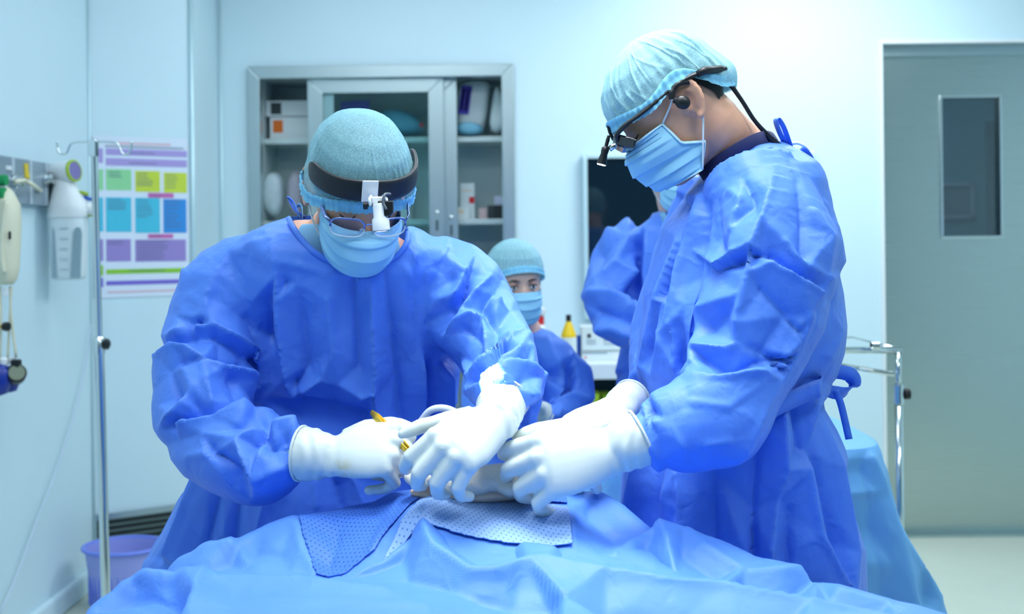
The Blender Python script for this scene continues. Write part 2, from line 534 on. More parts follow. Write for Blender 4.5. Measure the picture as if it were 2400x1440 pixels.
# white door surround
m = MB(); t_ = 0.016
m.box((DX0 - t_ / 2, YB - 0.006, DZ1 / 2), (t_, 0.024, DZ1)); m.box((DX1 + t_ / 2, YB - 0.006, DZ1 / 2), (t_, 0.024, DZ1))
m.box(((DX0 + DX1) / 2, YB - 0.006, DZ1 + t_ / 2), (DX1 - DX0 + 2 * t_, 0.024, t_))
struct(m.build('trim_4', M['white'], bevel=0.003), 'white door surround')
# corridor behind the door window
M['corridor'] = mat('corridor paint', (120, 160, 176), 0.7)
m = MB(); m.box((2.7, 7.6, CEIL_Z / 2), (4.0, 0.1, CEIL_Z)); struct(m.build('wall_corridor', M['corridor']))
m = MB(); m.box((0.75, 6.5, CEIL_Z / 2), (0.1, 2.3, CEIL_Z)); m.box((4.6, 6.5, CEIL_Z / 2), (0.1, 2.3, CEIL_Z)); struct(m.build('wall_corridor_side', M['corridor']))
area_light('corridor_fill_light', (2.3, 6.4, CEIL_Z - 0.05), (2.3, 6.4, 0), 0.5, 0.5, 7)  # weak unseen light without a fitting, added to brighten the corridor
M['pillar'] = mat('grey corridor door', (140, 156, 156), 0.5)
pb = thing('corridor_door', 'grey panel door seen through the steel door window', 'door', (at(2335, 500, 7.5).x + 0.25, 7.5, 0))
px_ = at(2318, 500, 7.5).x
zt_ = at(2330, 300, 7.5).z
m = MB(); m.box((px_ + 0.33, 7.50, zt_ / 2 - 0.02), (0.6, 0.04, zt_ - 0.05)); m.build('door_panel', M['pillar'], pb)
m = MB(); m.box((px_ + 0.015, 7.50, zt_ / 2), (0.035, 0.08, zt_)); m.box((px_ + 0.33, 7.50, zt_ + 0.02), (0.66, 0.08, 0.05)); m.build('door_jamb', mat('dark jamb', (86, 104, 106), 0.6), pb)
pf = thing('picture_frame', 'pale square frame on the corridor wall seen through the door window', 'frame', (at(2250, 510, 7.54).x, 7.53, at(2250, 510, 7.54).z))
q0, q1 = at(2195, 430, 7.54), at(2281, 512, 7.54)
M['lilacgrey'] = mat('pale frame paint', (186, 190, 206), 0.5)
w_ = 0.022
m = MB()
m.box(((q0.x + q1.x) / 2, 7.53, q0.z - w_ / 2), (q1.x - q0.x, 0.03, w_)); m.box(((q0.x + q1.x) / 2, 7.53, q1.z + w_ / 2), (q1.x - q0.x, 0.03, w_))
m.box((q0.x + w_ / 2, 7.53, (q0.z + q1.z) / 2), (w_, 0.03, q0.z - q1.z)); m.box((q1.x - w_ / 2, 7.53, (q0.z + q1.z) / 2), (w_, 0.03, q0.z - q1.z))
m.build('frame_rim', M['lilacgrey'], pf)
m = MB(); m.box(((q0.x + q1.x) / 2, 7.542, (q0.z + q1.z) / 2), (q1.x - q0.x - w_, 0.01, q0.z - q1.z - w_)); m.build('frame_panel', mat('grey board', (120, 136, 146), 0.6), pf)

# ---- ceiling light fittings (outside the frame, they light the room)
M['diffuser'] = mat('lamp diffuser', (235, 245, 255), 0.5, var=0, emit=2.0)
LAMP_LABELS = ['frosted ceiling lamp left above the near side of the table', 'frosted ceiling lamp right above the near side of the table', 'frosted ceiling lamp above the bowed surgeon', 'frosted ceiling lamp above the pale draped table',
               'frosted ceiling lamp before the supply cabinet', 'frosted ceiling lamp before the dark wall screen']
for k, (lx, ly, lp) in enumerate(CEIL_LAMPS):
    t = thing('ceiling_lamp', LAMP_LABELS[k], 'ceiling light', (lx, ly, CEIL_Z - 0.05), 'ceiling lamps')
    m = MB()
    for sx in (-1, 1):
        m.box((lx + sx * 0.585, ly, CEIL_Z - 0.025), (0.03, 0.6, 0.05)); m.box((lx, ly + sx * 0.285, CEIL_Z - 0.025), (1.2, 0.03, 0.05))
    m.build('lamp_frame', M['white'], t)
    m = MB(); m.box((lx, ly, CEIL_Z - 0.02), (1.14, 0.54, 0.02)); m.build('diffuser', M['diffuser'], t)

# ================================================================== built-in cabinet
def frame4(mb, x0, x1, z0, z1, w, y, t):
    """mitred rectangular frame facing -y"""
    o = [(x0, z0), (x1, z0), (x1, z1), (x0, z1)]
    i = [(x0 + w, z0 + w), (x1 - w, z0 + w), (x1 - w, z1 - w), (x0 + w, z1 - w)]
    for k in range(4):
        j = (k + 1) % 4
        q = [o[k], o[j], i[j], i[k]]
        mb.add([(p[0], yy, p[1]) for yy in (y, y + t) for p in q], [(3, 2, 1, 0), (4, 5, 6, 7), (0, 1, 5, 4), (1, 2, 6, 5), (2, 3, 7, 6), (3, 0, 4, 7)])
cab = thing('supply_cabinet', 'stainless built-in supply cabinet with sliding glass doors in the back wall', 'cabinet', ((CX0 + CX1) / 2, YB, CZ0))
cw_ = 0.058
m = MB(); frame4(m, CX0 - 0.012, CX1 + 0.004, CZ0, CZ1 + 0.008, cw_, YB - 0.02, 0.05); m.build('cabinet_frame', M['steel'], cab, bevel=0.004)
CD = 0.42
m = MB()
m.box(((CX0 + CX1) / 2, YB + CD, (CZ0 + CZ1) / 2), (CX1 - CX0, 0.02, CZ1 - CZ0))
m.box((CX0 + 0.02, YB + 0.03 + CD / 2, (CZ0 + CZ1) / 2), (0.02, CD, CZ1 - CZ0)); m.box((CX1 - 0.02, YB + 0.03 + CD / 2, (CZ0 + CZ1) / 2), (0.02, CD, CZ1 - CZ0))
m.box(((CX0 + CX1) / 2, YB + 0.03 + CD / 2, CZ1 - 0.02), (CX1 - CX0, CD, 0.02)); m.box(((CX0 + CX1) / 2, YB + 0.03 + CD / 2, CZ0 + 0.02), (CX1 - CX0, CD, 0.02))
m.build('cabinet_lining', M['steel_in'], cab)
SH1, SH2 = at(900, 322, YB + 0.12).z, at(900, 516, YB + 0.12).z
SH3 = SH2 - 0.40
for z in (SH1, SH2, SH3):
    m = MB(); m.box(((CX0 + CX1) / 2, YB + 0.12 + (CD - 0.12) / 2, z - 0.013), (CX1 - CX0 - 0.05, CD - 0.13, 0.026)); m.build('shelf', M['shelf'], cab, bevel=0.003)
def slide_door(px0, px1, y, wl, handle):
    x0, x1 = at(px0, 400, y).x, at(px1, 400, y).x
    m = MB(); frame4(m, x0, x1, CZ0 + 0.05, CZ1 - 0.045, wl, y, 0.022)
    d = m.build('sliding_door', M['steel'], cab, bevel=0.003)
    m = MB(); m.box(((x0 + x1) / 2, y + 0.011, (CZ0 + CZ1) / 2), (x1 - x0 - wl * 1.6, 0.005, CZ1 - CZ0 - 0.2)); m.build('door_glass', M['glass_cab'], d)
    hx = x1 - wl / 2
    m = MB(); m.lathe([(0.010, -0.002), (0.012, 0.0), (0.011, 0.006), (0.004, 0.008)], (hx, y, at(900, handle, y).z), 16, rot(90)); m.build('door_lock', M['chrome'], d, smooth=True)
    m = MB(); m.box((hx, y - 0.002, at(900, handle, y).z - 0.06), (0.012, 0.006, 0.05)); m.build('finger_pull', M['louvre'], d)
slide_door(722, 1041, YB + 0.012, 0.072, 500)
slide_door(752, 1072, YB + 0.042, 0.064, 512)

# ---- things on the cabinet shelves
def carton(name, px0, px1, pyt, zb, y, dep, mt, label, lab=None, tilt=0, cat='box', group=None):
    """a carton standing on a shelf: body with flaps line plus optional printed patches (x0,x1,z0,z1 fractions, material)"""
    a, b = at(px0, pyt, y), at(px1, pyt, y)
    w, h = b.x - a.x, a.z - zb
    t = thing(name, label, cat, ((a.x + b.x) / 2, y + dep / 2, zb), group)
    R = Matrix.Translation(((a.x + b.x) / 2, y + dep / 2, zb)) @ Matrix.Rotation(math.radians(tilt), 4, 'Y')
    m = MB(); q = [(-w / 2, 0), (w / 2, 0), (w / 2, h), (-w / 2, h)]
    Q = R @ Matrix.Rotation(PI / 2, 4, 'X')
    m.prism(q, dep, Q); m.build('carton_body', mt, t, bevel=0.003)
    m = MB(); m.prism([(-w / 2 - 0.001, h * 0.985), (w / 2 + 0.001, h * 0.985), (w / 2 + 0.001, h * 1.003), (-w / 2 - 0.001, h * 1.003)], dep + 0.002, Q); m.build('lid', mt, t)
    for (x0, x1, z0, z1, mm) in (lab or []):
        m = MB(); m.prism([((x0 - 0.5) * w, z0 * h), ((x1 - 0.5) * w, z0 * h), ((x1 - 0.5) * w, z1 * h), ((x0 - 0.5) * w, z1 * h)], 0.0012, Q @ Matrix.Translation((0, 0, dep / 2 + 0.0006)))
        m.build('printed_patch', mm, t)
    return t
M['ink'] = mat('dark print', (52, 62, 66), 0.6); M['orange'] = mat('orange print', (226, 112, 30), 0.6); M['red'] = mat('red print', (212, 40, 48), 0.6)
M['violet'] = mat('violet print', (70, 62, 178), 0.6); M['violet_pale'] = mat('pale violet print', (150, 150, 226), 0.6); M['kraft'] = mat('cream print', (226, 206, 176), 0.6)
M['blackbox'] = mat('black carton', (30, 40, 42), 0.5); M['bluepack'] = fabric('pale blue wrap', (120, 188, 214), crumple=0.3)
M['pouch'] = mat('white paper pouch', (214, 232, 234), 0.55, bump=0.2, bscale=40)
yc = YB + 0.16
z1 = SH1
carton('carton', 632, 760, 275, z1, yc, 0.22, M['card'], 'white carton with an orange square on the top left shelf', [(0.06, 0.24, 0.3, 0.86, M['orange'])])
carton('carton', 622, 760, 237, at(700, 272, yc).z, yc, 0.22, M['card'], 'white carton with a dark panel, upper of the two by the orange square', [(0.09, 0.27, 0.12, 0.88, M['ink'])])
carton('carton', 1078, 1112, 430, SH2, yc, 0.08, M['card'], 'tall white carton with a red square on the middle right shelf', [(0.62, 0.98, 0.44, 0.62, M['red']), (0.1, 0.8, 0.78, 0.81, M['kraft'])])
carton('carton', 1143, 1180, 482, SH2, yc, 0.10, M['blackbox'], 'small black carton on the middle right shelf', [(0.0, 0.4, 0.02, 0.98, M['ink'])])
carton('carton', 1158, 1182, 460, at(1160, 482, yc + 0.02).z, yc + 0.02, 0.06, mat('pale lilac carton', (196, 206, 230), 0.6), 'small pale lilac carton lying on the black carton')
carton('carton', 1072, 1100, 486, SH2, yc - 0.03, 0.03, M['card'], 'little white carton with cream print before the red square carton', [(0.1, 0.5, 0.5, 0.8, M['kraft'])])
carton('carton', 1122, 1141, 488, SH2, yc, 0.06, mat('pinkish carton', (214, 190, 190), 0.6), 'little pinkish carton beside the black carton')
# wrapped instrument packs: pillow shaped
def pack(name, pts, y, dep, mt, label, lab=None, cat='pack', puff=0.5):
    """soft pack: outline of pixels at depth y, bulging front and back"""
    P = [at(px, py, y) for px, py in pts]
    c = sum(P, Vector()) / len(P)
    zb = min(p.z for p in P)
    t = thing(name, label, cat, (c.x, y, zb))
    rings = []
    for s_, dy in ((0.55, -dep / 2), (0.85, -dep * 0.42), (1.0, -dep * 0.1), (1.0, dep * 0.1), (0.85, dep * 0.42), (0.55, dep / 2)):
        rings.append([Vector((c.x + (p.x - c.x) * s_, y + dy, c.z + (p.z - c.z) * s_)) for p in P])
    MB().loft(rings).build('wrap', mt, t, smooth=True, subd=1)
    for (quad, mm) in (lab or []):
        q = [at(px, py, y - dep * 0.56) for px, py in quad]
        m = MB(); m.add(q + [p + Vector((0, 0.004, 0)) for p in q], [(0, 1, 2, 3), (7, 6, 5, 4), (0, 4, 5, 1), (1, 5, 6, 2), (2, 6, 7, 3), (3, 7, 4, 0)]); m.build('printed_patch', mm, t)
    return t
pack('sterile_pack', [(1068, 196), (1100, 186), (1148, 190), (1150, 200), (1140, 300), (1128, 314), (1080, 316), (1068, 308)], yc + 0.05, 0.10, M['card'], 'white sterile pack with a violet label on the top right shelf',
     [([(1083, 200), (1107, 202), (1098, 268), (1073, 266)], M['violet']), ([(1085, 208), (1091, 209), (1083, 260), (1078, 260)], M['violet_pale']), ([(1096, 209), (1101, 210), (1094, 261), (1088, 261)], M['violet_pale'])])
pack('cloth_bundle', [(1066, 292), (1090, 284), (1120, 288), (1136, 300), (1134, 318), (1066, 320)], yc - 0.02, 0.09, M['bluepack'], 'pale blue cloth bundle under the violet-labelled pack', cat='cloth')
pack('paper_pouch', [(1160, 192), (1172, 206), (1184, 240), (1186, 316), (1142, 317), (1150, 262)], yc + 0.02, 0.07, M['pouch'], 'white pointed paper pouch at the right end of the top shelf')
pack('sterile_pack', [(800, 236), (870, 234), (874, 300), (870, 318), (800, 318)], yc + 0.08, 0.14, M['card'], 'white sterile pack with a violet band behind the glass door', [([(798, 238), (866, 235), (866, 262), (798, 262)], M['violet'])])
pack('cloth_bundle', [(880, 262), (930, 250), (985, 274), (998, 300), (996, 320), (880, 320)], yc + 0.08, 0.16, M['bluepack'], 'pale blue cloth bundle behind the glass door', [([(984, 288), (992, 288), (992, 298), (984, 298)], M['red'])], cat='cloth')
M['bag'] = mat('clear plastic bag', (196, 216, 222), 0.2, var=0.25, vscale=30, bump=0.5, bscale=25)
M['bag2'] = mat('greyish pink bag', (176, 176, 190), 0.35, var=0.15, vscale=30, bump=0.5, bscale=30)
pack('plastic_bag', [(614, 412), (640, 400), (664, 408), (668, 460), (666, 512), (616, 513)], yc, 0.14, M['bag'], 'clear plastic bag of supplies on the middle left shelf', cat='bag')
pack('plastic_bag', [(672, 404), (700, 396), (716, 410), (718, 500), (714, 513), (672, 513)], yc + 0.03, 0.14, M['bag2'], 'greyish pink plastic bag on the middle left shelf', cat='bag')
carton('carton', 616, 720, 560, SH3, yc, 0.2, M['card'], 'wide white carton on the low left shelf', [(0.1, 0.5, 0.3, 0.7, M['bag2'])])
carton('carton', 1090, 1170, 610, SH3, yc, 0.2, mat('blue carton', (84, 130, 196), 0.6), 'blue carton on the low right shelf', [(0.1, 0.6, 0.3, 0.5, M['card'])])
carton('carton', 880, 960, 440, SH2, yc + 0.05, 0.15, M['card'], 'white carton behind the glass door on the middle shelf', [(0.1, 0.9, 0.6, 0.7, M['violet_pale'])])

# ================================================================== dark glass wall screen
s0, s1 = at(1365, 362, YB - 0.03), at(1916, 742, YB - 0.03)
scn = thing('wall_screen', 'large dark glass wall screen with a pale metal frame', 'screen', ((s0.x + s1.x) / 2, YB - 0.02, s1.z))
m = MB(); frame4(m, s0.x, s1.x, s1.z, s0.z, 0.022, YB - 0.045, 0.045); m.build('screen_frame', M['alu'], scn, bevel=0.004)
M['screen'] = mat('dark screen glass', (10, 30, 44), 0.05, spec=0.5, var=0.02, ior=1.5)
m = MB(); m.box(((s0.x + s1.x) / 2, YB - 0.022, (s0.z + s1.z) / 2), (s1.x - s0.x - 0.04, 0.02, s0.z - s1.z - 0.04)); m.build('screen_glass', M['screen'], scn)

# ================================================================== poster on the corner wall
ps = thing('wall_poster', 'printed flow-chart poster with green, yellow, cyan and violet boxes on the corner wall', 'poster', cw(330, 697, 0.003))
def patch(x0, y0, x1, y1, out):
    q = [cw(x0, y0, out), cw(x1, y0, out), cw(x1, y1, out), cw(x0, y1, out)]
    return q
def cpatch(name, x0, y0, x1, y1, mt, par, out=0.0045, t=0.001):
    # a rectangle along the wall: take the corner pixels, keep verticals vertical
    a, b = cw(x0, (y0 + y1) / 2, out), cw(x1, (y0 + y1) / 2, out)
    zt, zb = cw((x0 + x1) / 2, y0, out).z, cw((x0 + x1) / 2, y1, out).z
    n = CHN * t
    q = [Vector((a.x, a.y, zb)), Vector((b.x, b.y, zb)), Vector((b.x, b.y, zt)), Vector((a.x, a.y, zt))]
    m = MB(); m.add(q + [p - n for p in q], [(0, 1, 2, 3), (7, 6, 5, 4), (0, 4, 5, 1), (1, 5, 6, 2), (2, 6, 7, 3), (3, 7, 4, 0)])
    return m.build(name, mt, par)
M['paper'] = mat('poster paper', (226, 236, 250), 0.3, var=0.01)
pp = cpatch('poster_sheet', 219, 322, 442, 696, M['paper'], ps, 0.004, 0.002)
pc = {'lil': (176, 160, 220), 'grn': (150, 220, 160), 'yel': (206, 222, 70), 'cya': (76, 196, 224), 'blu': (56, 146, 222), 'pur': (158, 140, 206), 'pnk': (206, 110, 180), 'lim': (146, 206, 66), 'vio': (126, 112, 210), 'gre': (128, 140, 160), 'sal': (226, 190, 200)}
pm = {k: mat('poster print ' + k, v, 0.35, var=0.02) for k, v in pc.items()}
for (x0, y0, x1, y1, k) in [(231, 348, 241, 382, 'lil'), (248, 351, 438, 366, 'lil'), (248, 373, 438, 390, 'lil'),
        (232, 397, 242, 446, 'grn'), (248, 397, 308, 446, 'grn'), (317, 401, 375, 450, 'yel'), (384, 405, 438, 452, 'yel'),
        (347, 453, 407, 464, 'pnk'), (233, 463, 242, 543, 'cya'), (248, 463, 308, 544, 'cya'), (317, 464, 375, 546, 'cya'), (383, 467, 437, 546, 'blu'),
        (347, 549, 406, 559, 'pnk'), (234, 561, 242, 612, 'pur'), (249, 561, 307, 613, 'pur'), (317, 562, 436, 613, 'pur'),
        (234, 622, 242, 646, 'lim'), (249, 630, 436, 641, 'lim'), (234, 652, 242, 674, 'vio'), (249, 657, 432, 667, 'vio'), (262, 335, 400, 340, 'sal'), (246, 344, 430, 347, 'gre'), (252, 681, 420, 685, 'sal')]:
    cpatch('printed_box', x0, y0, x1, y1, pm[k], pp, 0.0052, 0.0012)
random.seed(4)
# rows of print inside the boxes (flat print, too small to read)
mt_, nt_, b_ = new_mat('small print'); b_.inputs['Base Color'].default_value = lin(96, 112, 140); M['print'] = mt_
tl = MB()
def lines(x0, x1, ys, frac):
    for y in ys:
        a = x0 + 3; b = x0 + 3 + (x1 - x0 - 8) * (frac * (0.6 + 0.4 * random.random()))
        n = CHN * 0.0008
        p, q = cw(a, y, 0.0062), cw(b, y, 0.0062)
        h = 0.0026
        Q = [Vector((p.x, p.y, p.z)), Vector((q.x, q.y, p.z)), Vector((q.x, q.y, p.z + h)), Vector((p.x, p.y, p.z + h))]
        tl.add(Q + [v - n for v in Q], [(0, 1, 2, 3), (7, 6, 5, 4), (0, 4, 5, 1), (1, 5, 6, 2), (2, 6, 7, 3), (3, 7, 4, 0)])
lines(252, 306, (404, 410, 415), 0.9); lines(318, 375, (407, 413, 419, 425, 430, 435), 0.8); lines(385, 438, (411, 418, 425, 432, 440), 0.8)
lines(250, 308, (468, 474, 480, 486, 491), 0.9); lines(318, 375, (470, 477, 484, 490, 496, 503, 509), 0.8); lines(384, 437, (473, 481, 490, 500, 508, 516, 524, 532), 0.9)
lines(250, 308, (567, 573), 0.9); lines(319, 436, (566, 572, 578, 584, 590, 596, 602, 608), 0.7)
lines(300, 420, (359, 383), 0.8); lines(300, 420, (636,), 0.8); lines(350, 406, (459, 554), 0.9)
o = tl.build('small_print', M['print'], pp); o['kind'] = 'stuff'
# ================================================================== left wall equipment
M['panelgrey'] = mat('grey wall rail panel', (150, 168, 180), 0.4, metal=0.3)
M['panelpale'] = mat('pale grey strip', (190, 206, 216), 0.4)
M['green'] = mat('green plastic', (16, 150, 84), 0.4); M['limeplastic'] = mat('lime plastic', (158, 190, 40), 0.4)
M['blueplastic'] = mat('blue plastic', (40, 90, 190), 0.4); M['skyplastic'] = mat('sky blue plastic', (70, 160, 226), 0.4)
M['cream'] = mat('cream rubber', (224, 222, 196), 0.45, var=0.05); M['yellowtag'] = mat('yellow tag', (226, 200, 60), 0.6)
M['navyblue'] = mat('blue bottle', (26, 52, 150), 0.3)
M['canister'] = mat('frosted canister', (222, 236, 240), 0.3, var=0.03)
M['greyclear'] = mat('grey translucent window', (150, 176, 188), 0.2)
gp = thing('gas_outlet_panel', 'grey wall panel with medical gas outlets high on the left wall', 'wall panel', lw(60, 482, 0.02))
y0, y1 = lw(-160, 430).y, lw(115, 430).y
zt, zb = lw(60, 377).z, lw(60, 481).z
m = MB(); m.box((XL + 0.015, (y0 + y1) / 2, (zt + zb) / 2), (0.03, y1 - y0, zt - zb)); m.build('panel_body', M['panelgrey'], gp, bevel=0.004)
for px in (8, 50, 88):
    yy = lw(px, 430).y
    m = MB(); m.box((XL + 0.033, yy, (zt + zb) / 2), (0.006, 0.018, zt - zb - 0.004)); m.build('panel_strip', M['panelpale'], gp)
yy = lw(97, 430).y
m = MB(); m.box((XL + 0.034, yy, (zt + zb) / 2), (0.008, 0.03, (zt - zb) * 0.75)); m.build('slot', M['louvre'], gp)
for (px, py) in ((30, 425), (105, 420)):
    p = lw(px, py, 0.03)
    m = MB(); m.lathe([(0.026, 0), (0.026, 0.012), (0.018, 0.014), (0.018, 0.034), (0.010, 0.036)], p, 20, rot(0, 90)); m.build('gas_outlet', M['chrome'], gp, smooth=True, sharp=35)
m = MB(); p = lw(62, 400, 0.032); m.box(p, (0.003, 0.03, 0.05), rot(8)); m.box(lw(66, 412, 0.032), (0.0035, 0.03, 0.02), rot(-10)); m.build('yellow_tag', M['yellowtag'], gp)
m = MB(); m.box(lw(22, 394, 0.032), (0.004, 0.05, 0.014)); m.build('name_strip', M['white'], gp)

# suction regulator with its jar
sc_ = lw(165, 660, 0.10)
sj = thing('suction_canister', 'white suction canister with a round gauge hanging on the left wall', 'canister', sc_)
dS = sc_.y
def sp(px, py):
    return at(px, py, dS)
cx = (sp(118, 600).x + sp(205, 600).x) / 2
k_ = dS / F
zj0, zj1 = sp(165, 656).z, sp(165, 508).z
def oval(cx, cy, z, rx, ry, n=24, e=2.6):
    out = []
    for i in range(n):
        a = 2 * PI * i / n
        c, s = math.cos(a), math.sin(a)
        out.append(Vector((cx + rx * math.copysign(abs(c) ** (2 / e), c), cy + ry * math.copysign(abs(s) ** (2 / e), s), z)))
    return out
m = MB(); m.loft([oval(cx, dS, zj0, 30 * k_, 0.045), oval(cx, dS, zj0 + 0.006, 36 * k_, 0.053), oval(cx, dS, zj0 + 0.02, 38 * k_, 0.056), oval(cx, dS, zj1 - 0.02, 43 * k_, 0.062), oval(cx, dS, zj1, 43 * k_, 0.062)])
jar = m.build('jar', M['canister'], sj, smooth=True, sharp=50)
for (xa, xb, xt) in ((165, 182, 190), (122, 127, 127)):
    pts = [(xa, 652), (xb + 4, 652), (xt, 545), (xt - 4, 533), (xt - 12 if xa > 150 else xt - 4, 533), (xt - 18 if xa > 150 else xt - 5, 545)]
    fy = dS - 0.061
    P = [at(px, py, fy) for px, py in pts]
    m = MB(); m.add(P + [p + Vector((0, 0.012, 0)) for p in P], [tuple(range(6)), tuple(range(11, 5, -1))] + [(i, i + 6, (i + 1) % 6 + 6, (i + 1) % 6) for i in range(6)]); m.build('jar_window', M['greyclear'], jar)
for py in (536, 560, 584, 608, 632):
    m = MB(); p = at(150, py, dS - 0.0645); m.box(p, (0.03, 0.001, 0.0025)); m.build('scale_mark', M['panelgrey'], jar)
zl = sp(165, 470).z
m = MB(); m.loft([oval(cx, dS, zj1 - 0.004, 45 * k_, 0.066), oval(cx + 0.006, dS, zj1 + 0.02, 47 * k_, 0.068), oval(cx + 0.004, dS, zl, 40 * k_, 0.06), oval(cx - 0.01, dS, sp(165, 440).z, 26 * k_, 0.04), oval(cx - 0.02, dS, sp(150, 415).z, 24 * k_, 0.036)])
m.build('canister_lid', M['white'], sj, smooth=True, sharp=60)
gc = Vector((sp(150, 408).x, dS - 0.01, sp(150, 405).z))
m = MB(); m.lathe([(0.030, -0.055), (0.040, -0.045), (0.042, 0.03), (0.040, 0.045), (0.030, 0.048)], gc, 28, rot(0, 84, -16)); m.build('gauge_body', M['white'], sj, smooth=True, sharp=50)
gq = gc + rot(0, 84, -16) @ Vector((0, 0, 0.048))
m = MB(); m.lathe([(0.0415, -0.004), (0.0415, 0.004), (0.034, 0.006), (0.034, 0.0)], gq, 28, rot(0, 84, -16)); m.build('gauge_ring', M['limeplastic'], sj, smooth=True, sharp=40)
m = MB(); m.lathe([(0.034, 0.001), (0.034, 0.005)], gq, 28, rot(0, 84, -16)); m.build('gauge_face', mat('gauge face', (128, 120, 176), 0.3), sj)
m = MB(); m.tube([sp(178, 450), sp(195, 452), sp(206, 456)], 0.007, 10); m.build('lime_clip', M['limeplastic'], sj, smooth=True)
m = MB(); m.tube([sp(196, 462), sp(214, 468)], 0.007, 10); m.build('blue_clip', M['blueplastic'], sj, smooth=True)
m = MB(); m.tube([sp(196, 505), sp(217, 504)], 0.006, 10); m.build('lime_latch', M['limeplastic'], sj, smooth=True)
m = MB(); m.tube([sp(190, 488), sp(214, 490), sp(226, 496)], [0.028, 0.024, 0.016], 14); m.build('side_spout', M['white'], sj, smooth=True)
m = MB(); m.tube([sp(132, 432), sp(145, 428)], 0.012, 12); m.build('blue_fitting', M['skyplastic'], sj, smooth=True)
m = MB(); m.tube([sp(108, 440), sp(118, 424), sp(126, 414)], [0.006, 0.008, 0.011], 12); m.build('nozzle', M['white'], sj, smooth=True)
# cream hose from the outlet to the nozzle
h0 = lw(34, 427, 0.07)
ho = MB(); ho.tube(spline([h0, lw(58, 424, 0.09), lw(80, 436, 0.11), sp(100, 452), sp(113, 468), sp(121, 473), sp(120, 458), sp(108, 450), sp(112, 436), sp(120, 422)], 6), 0.0075, 10)
tag(ho.build('suction_hose', M['cream'], smooth=True), 'cream rubber hose looping from wall outlet to the white canister', 'hose')
# breathing bag with green fittings
bg = thing('breathing_bag', 'cream flattened breathing bag with green fittings hanging at the left edge', 'bag', lw(20, 668, 0.10))
dB = lw(20, 668, 0.10).y
def bp_(px, py, o=0):
    return at(px, py, dB + o)
rows = [(440, -14, 22, 0.012), (452, -20, 32, 0.03), (480, -24, 46, 0.045), (520, -26, 48, 0.05), (580, -27, 46, 0.05), (630, -25, 44, 0.045), (655, -20, 40, 0.035), (668, -10, 30, 0.016)]
rg = []
for (py, xa, xb, th) in rows:
    a, b = bp_(xa, py), bp_(xb, py)
    rg.append([Vector(((a.x + b.x) / 2 + (b.x - a.x) / 2 * math.cos(t), dB + th * math.sin(t) * (1 - 0.25 * math.cos(3 * t)), a.z)) for t in [2 * PI * i / 20 for i in range(20)]])
MB().loft(rg).build('bag_bladder', M['cream'], bg, smooth=True)
m = MB(); m.tube([bp_(-30, 424, -0.02), bp_(15, 422, -0.02)], 0.018, 14); m.build('green_connector', M['green'], bg, smooth=True, sharp=40)
m = MB(); m.tube([bp_(-30, 456, -0.03), bp_(12, 454, -0.03)], 0.020, 14); m.build('green_connector', M['green'], bg, smooth=True, sharp=40)
m = MB(); m.tube([bp_(-20, 440, -0.01), bp_(14, 440, -0.01)], 0.012, 12); m.build('bag_neck', M['white'], bg, smooth=True)
m = MB(); m.tube(spline([bp_(14, 470, -0.05), bp_(6, 540, -0.055), bp_(4, 600, -0.055), bp_(10, 640, -0.05)], 6), 0.008, 10); m.build('bag_seam_tube', M['cream'], bg, smooth=True)
m = MB(); m.box(bp_(23, 552, -0.052), (0.008, 0.006, 0.026)); m.build('black_clip', M['black'], bg, bevel=0.002)
m = MB(); m.box(bp_(12, 684, -0.01), (0.016, 0.01, 0.03)); m.build('bag_tab', M['white'], bg, bevel=0.002)
# flow gauges hanging on tubes
fg = thing('flow_gauge', 'black gauge with blue bottle hanging on white tubes at the left edge', 'gauge', bp_(30, 900))
m = MB(); m.tube(spline([bp_(24, 672, 0.01), bp_(26, 740, 0.01), bp_(38, 838, 0.01)], 5), 0.0045, 8); m.build('hanging_tube', M['cream'], fg, smooth=True)
m = MB(); m.tube(spline([bp_(27, 672, 0.01), bp_(22, 760, 0.01), bp_(18, 840, 0.01)], 5), 0.004, 8); m.build('hanging_tube', M['cream'], fg, smooth=True)
m = MB(); m.tube(spline([bp_(0, 672, 0.0), bp_(2, 740, 0.0), bp_(0, 840, 0.0)], 5), 0.004, 8); m.build('hanging_tube', M['cream'], fg, smooth=True)
g_ = bp_(38, 878)
m = MB(); m.lathe([(0.026, -0.022), (0.031, -0.018), (0.031, 0.018), (0.027, 0.022)], g_, 28, rot(70, 0, 30)); m.build('gauge_case', M['black'], fg, smooth=True, sharp=40)
m = MB(); m.lathe([(0.025, 0.0225), (0.025, 0.0245)], g_, 28, rot(70, 0, 30)); m.build('gauge_face', mat('olive dial', (120, 132, 110), 0.3), fg)
m = MB(); m.lathe([(0.018, 0), (0.018, 0.022), (0.014, 0.026)], bp_(38, 858) + Vector((0, 0, -0.005)), 8); m.build('gauge_cap', M['black'], fg)
m = MB(); m.lathe([(0.004, -0.05), (0.022, -0.045), (0.032, -0.02), (0.032, 0.012), (0.018, 0.034), (0.010, 0.038)], bp_(22, 885, 0.04), 20); m.build('blue_bottle', M['navyblue'], fg, smooth=True)
m = MB(); m.lathe([(0.004, -0.06), (0.026, -0.052), (0.036, -0.02), (0.036, 0.02), (0.020, 0.04), (0.010, 0.044)], bp_(-2, 885, -0.02), 20); m.build('blue_bottle', M['navyblue'], fg, smooth=True)
m = MB(); m.lathe([(0.014, 0), (0.014, 0.02)], bp_(28, 852, 0.02), 14); m.build('white_collar', M['white'], fg, smooth=True, sharp=40)
m = MB(); m.lathe([(0.016, 0), (0.018, 0.02), (0.012, 0.026)], bp_(6, 857, -0.01), 14); m.build('white_collar', M['white'], fg, smooth=True, sharp=40)
kn = thing('knob_valve', 'small black knob valve hanging under the breathing bag', 'valve', bp_(10, 780, -0.02))
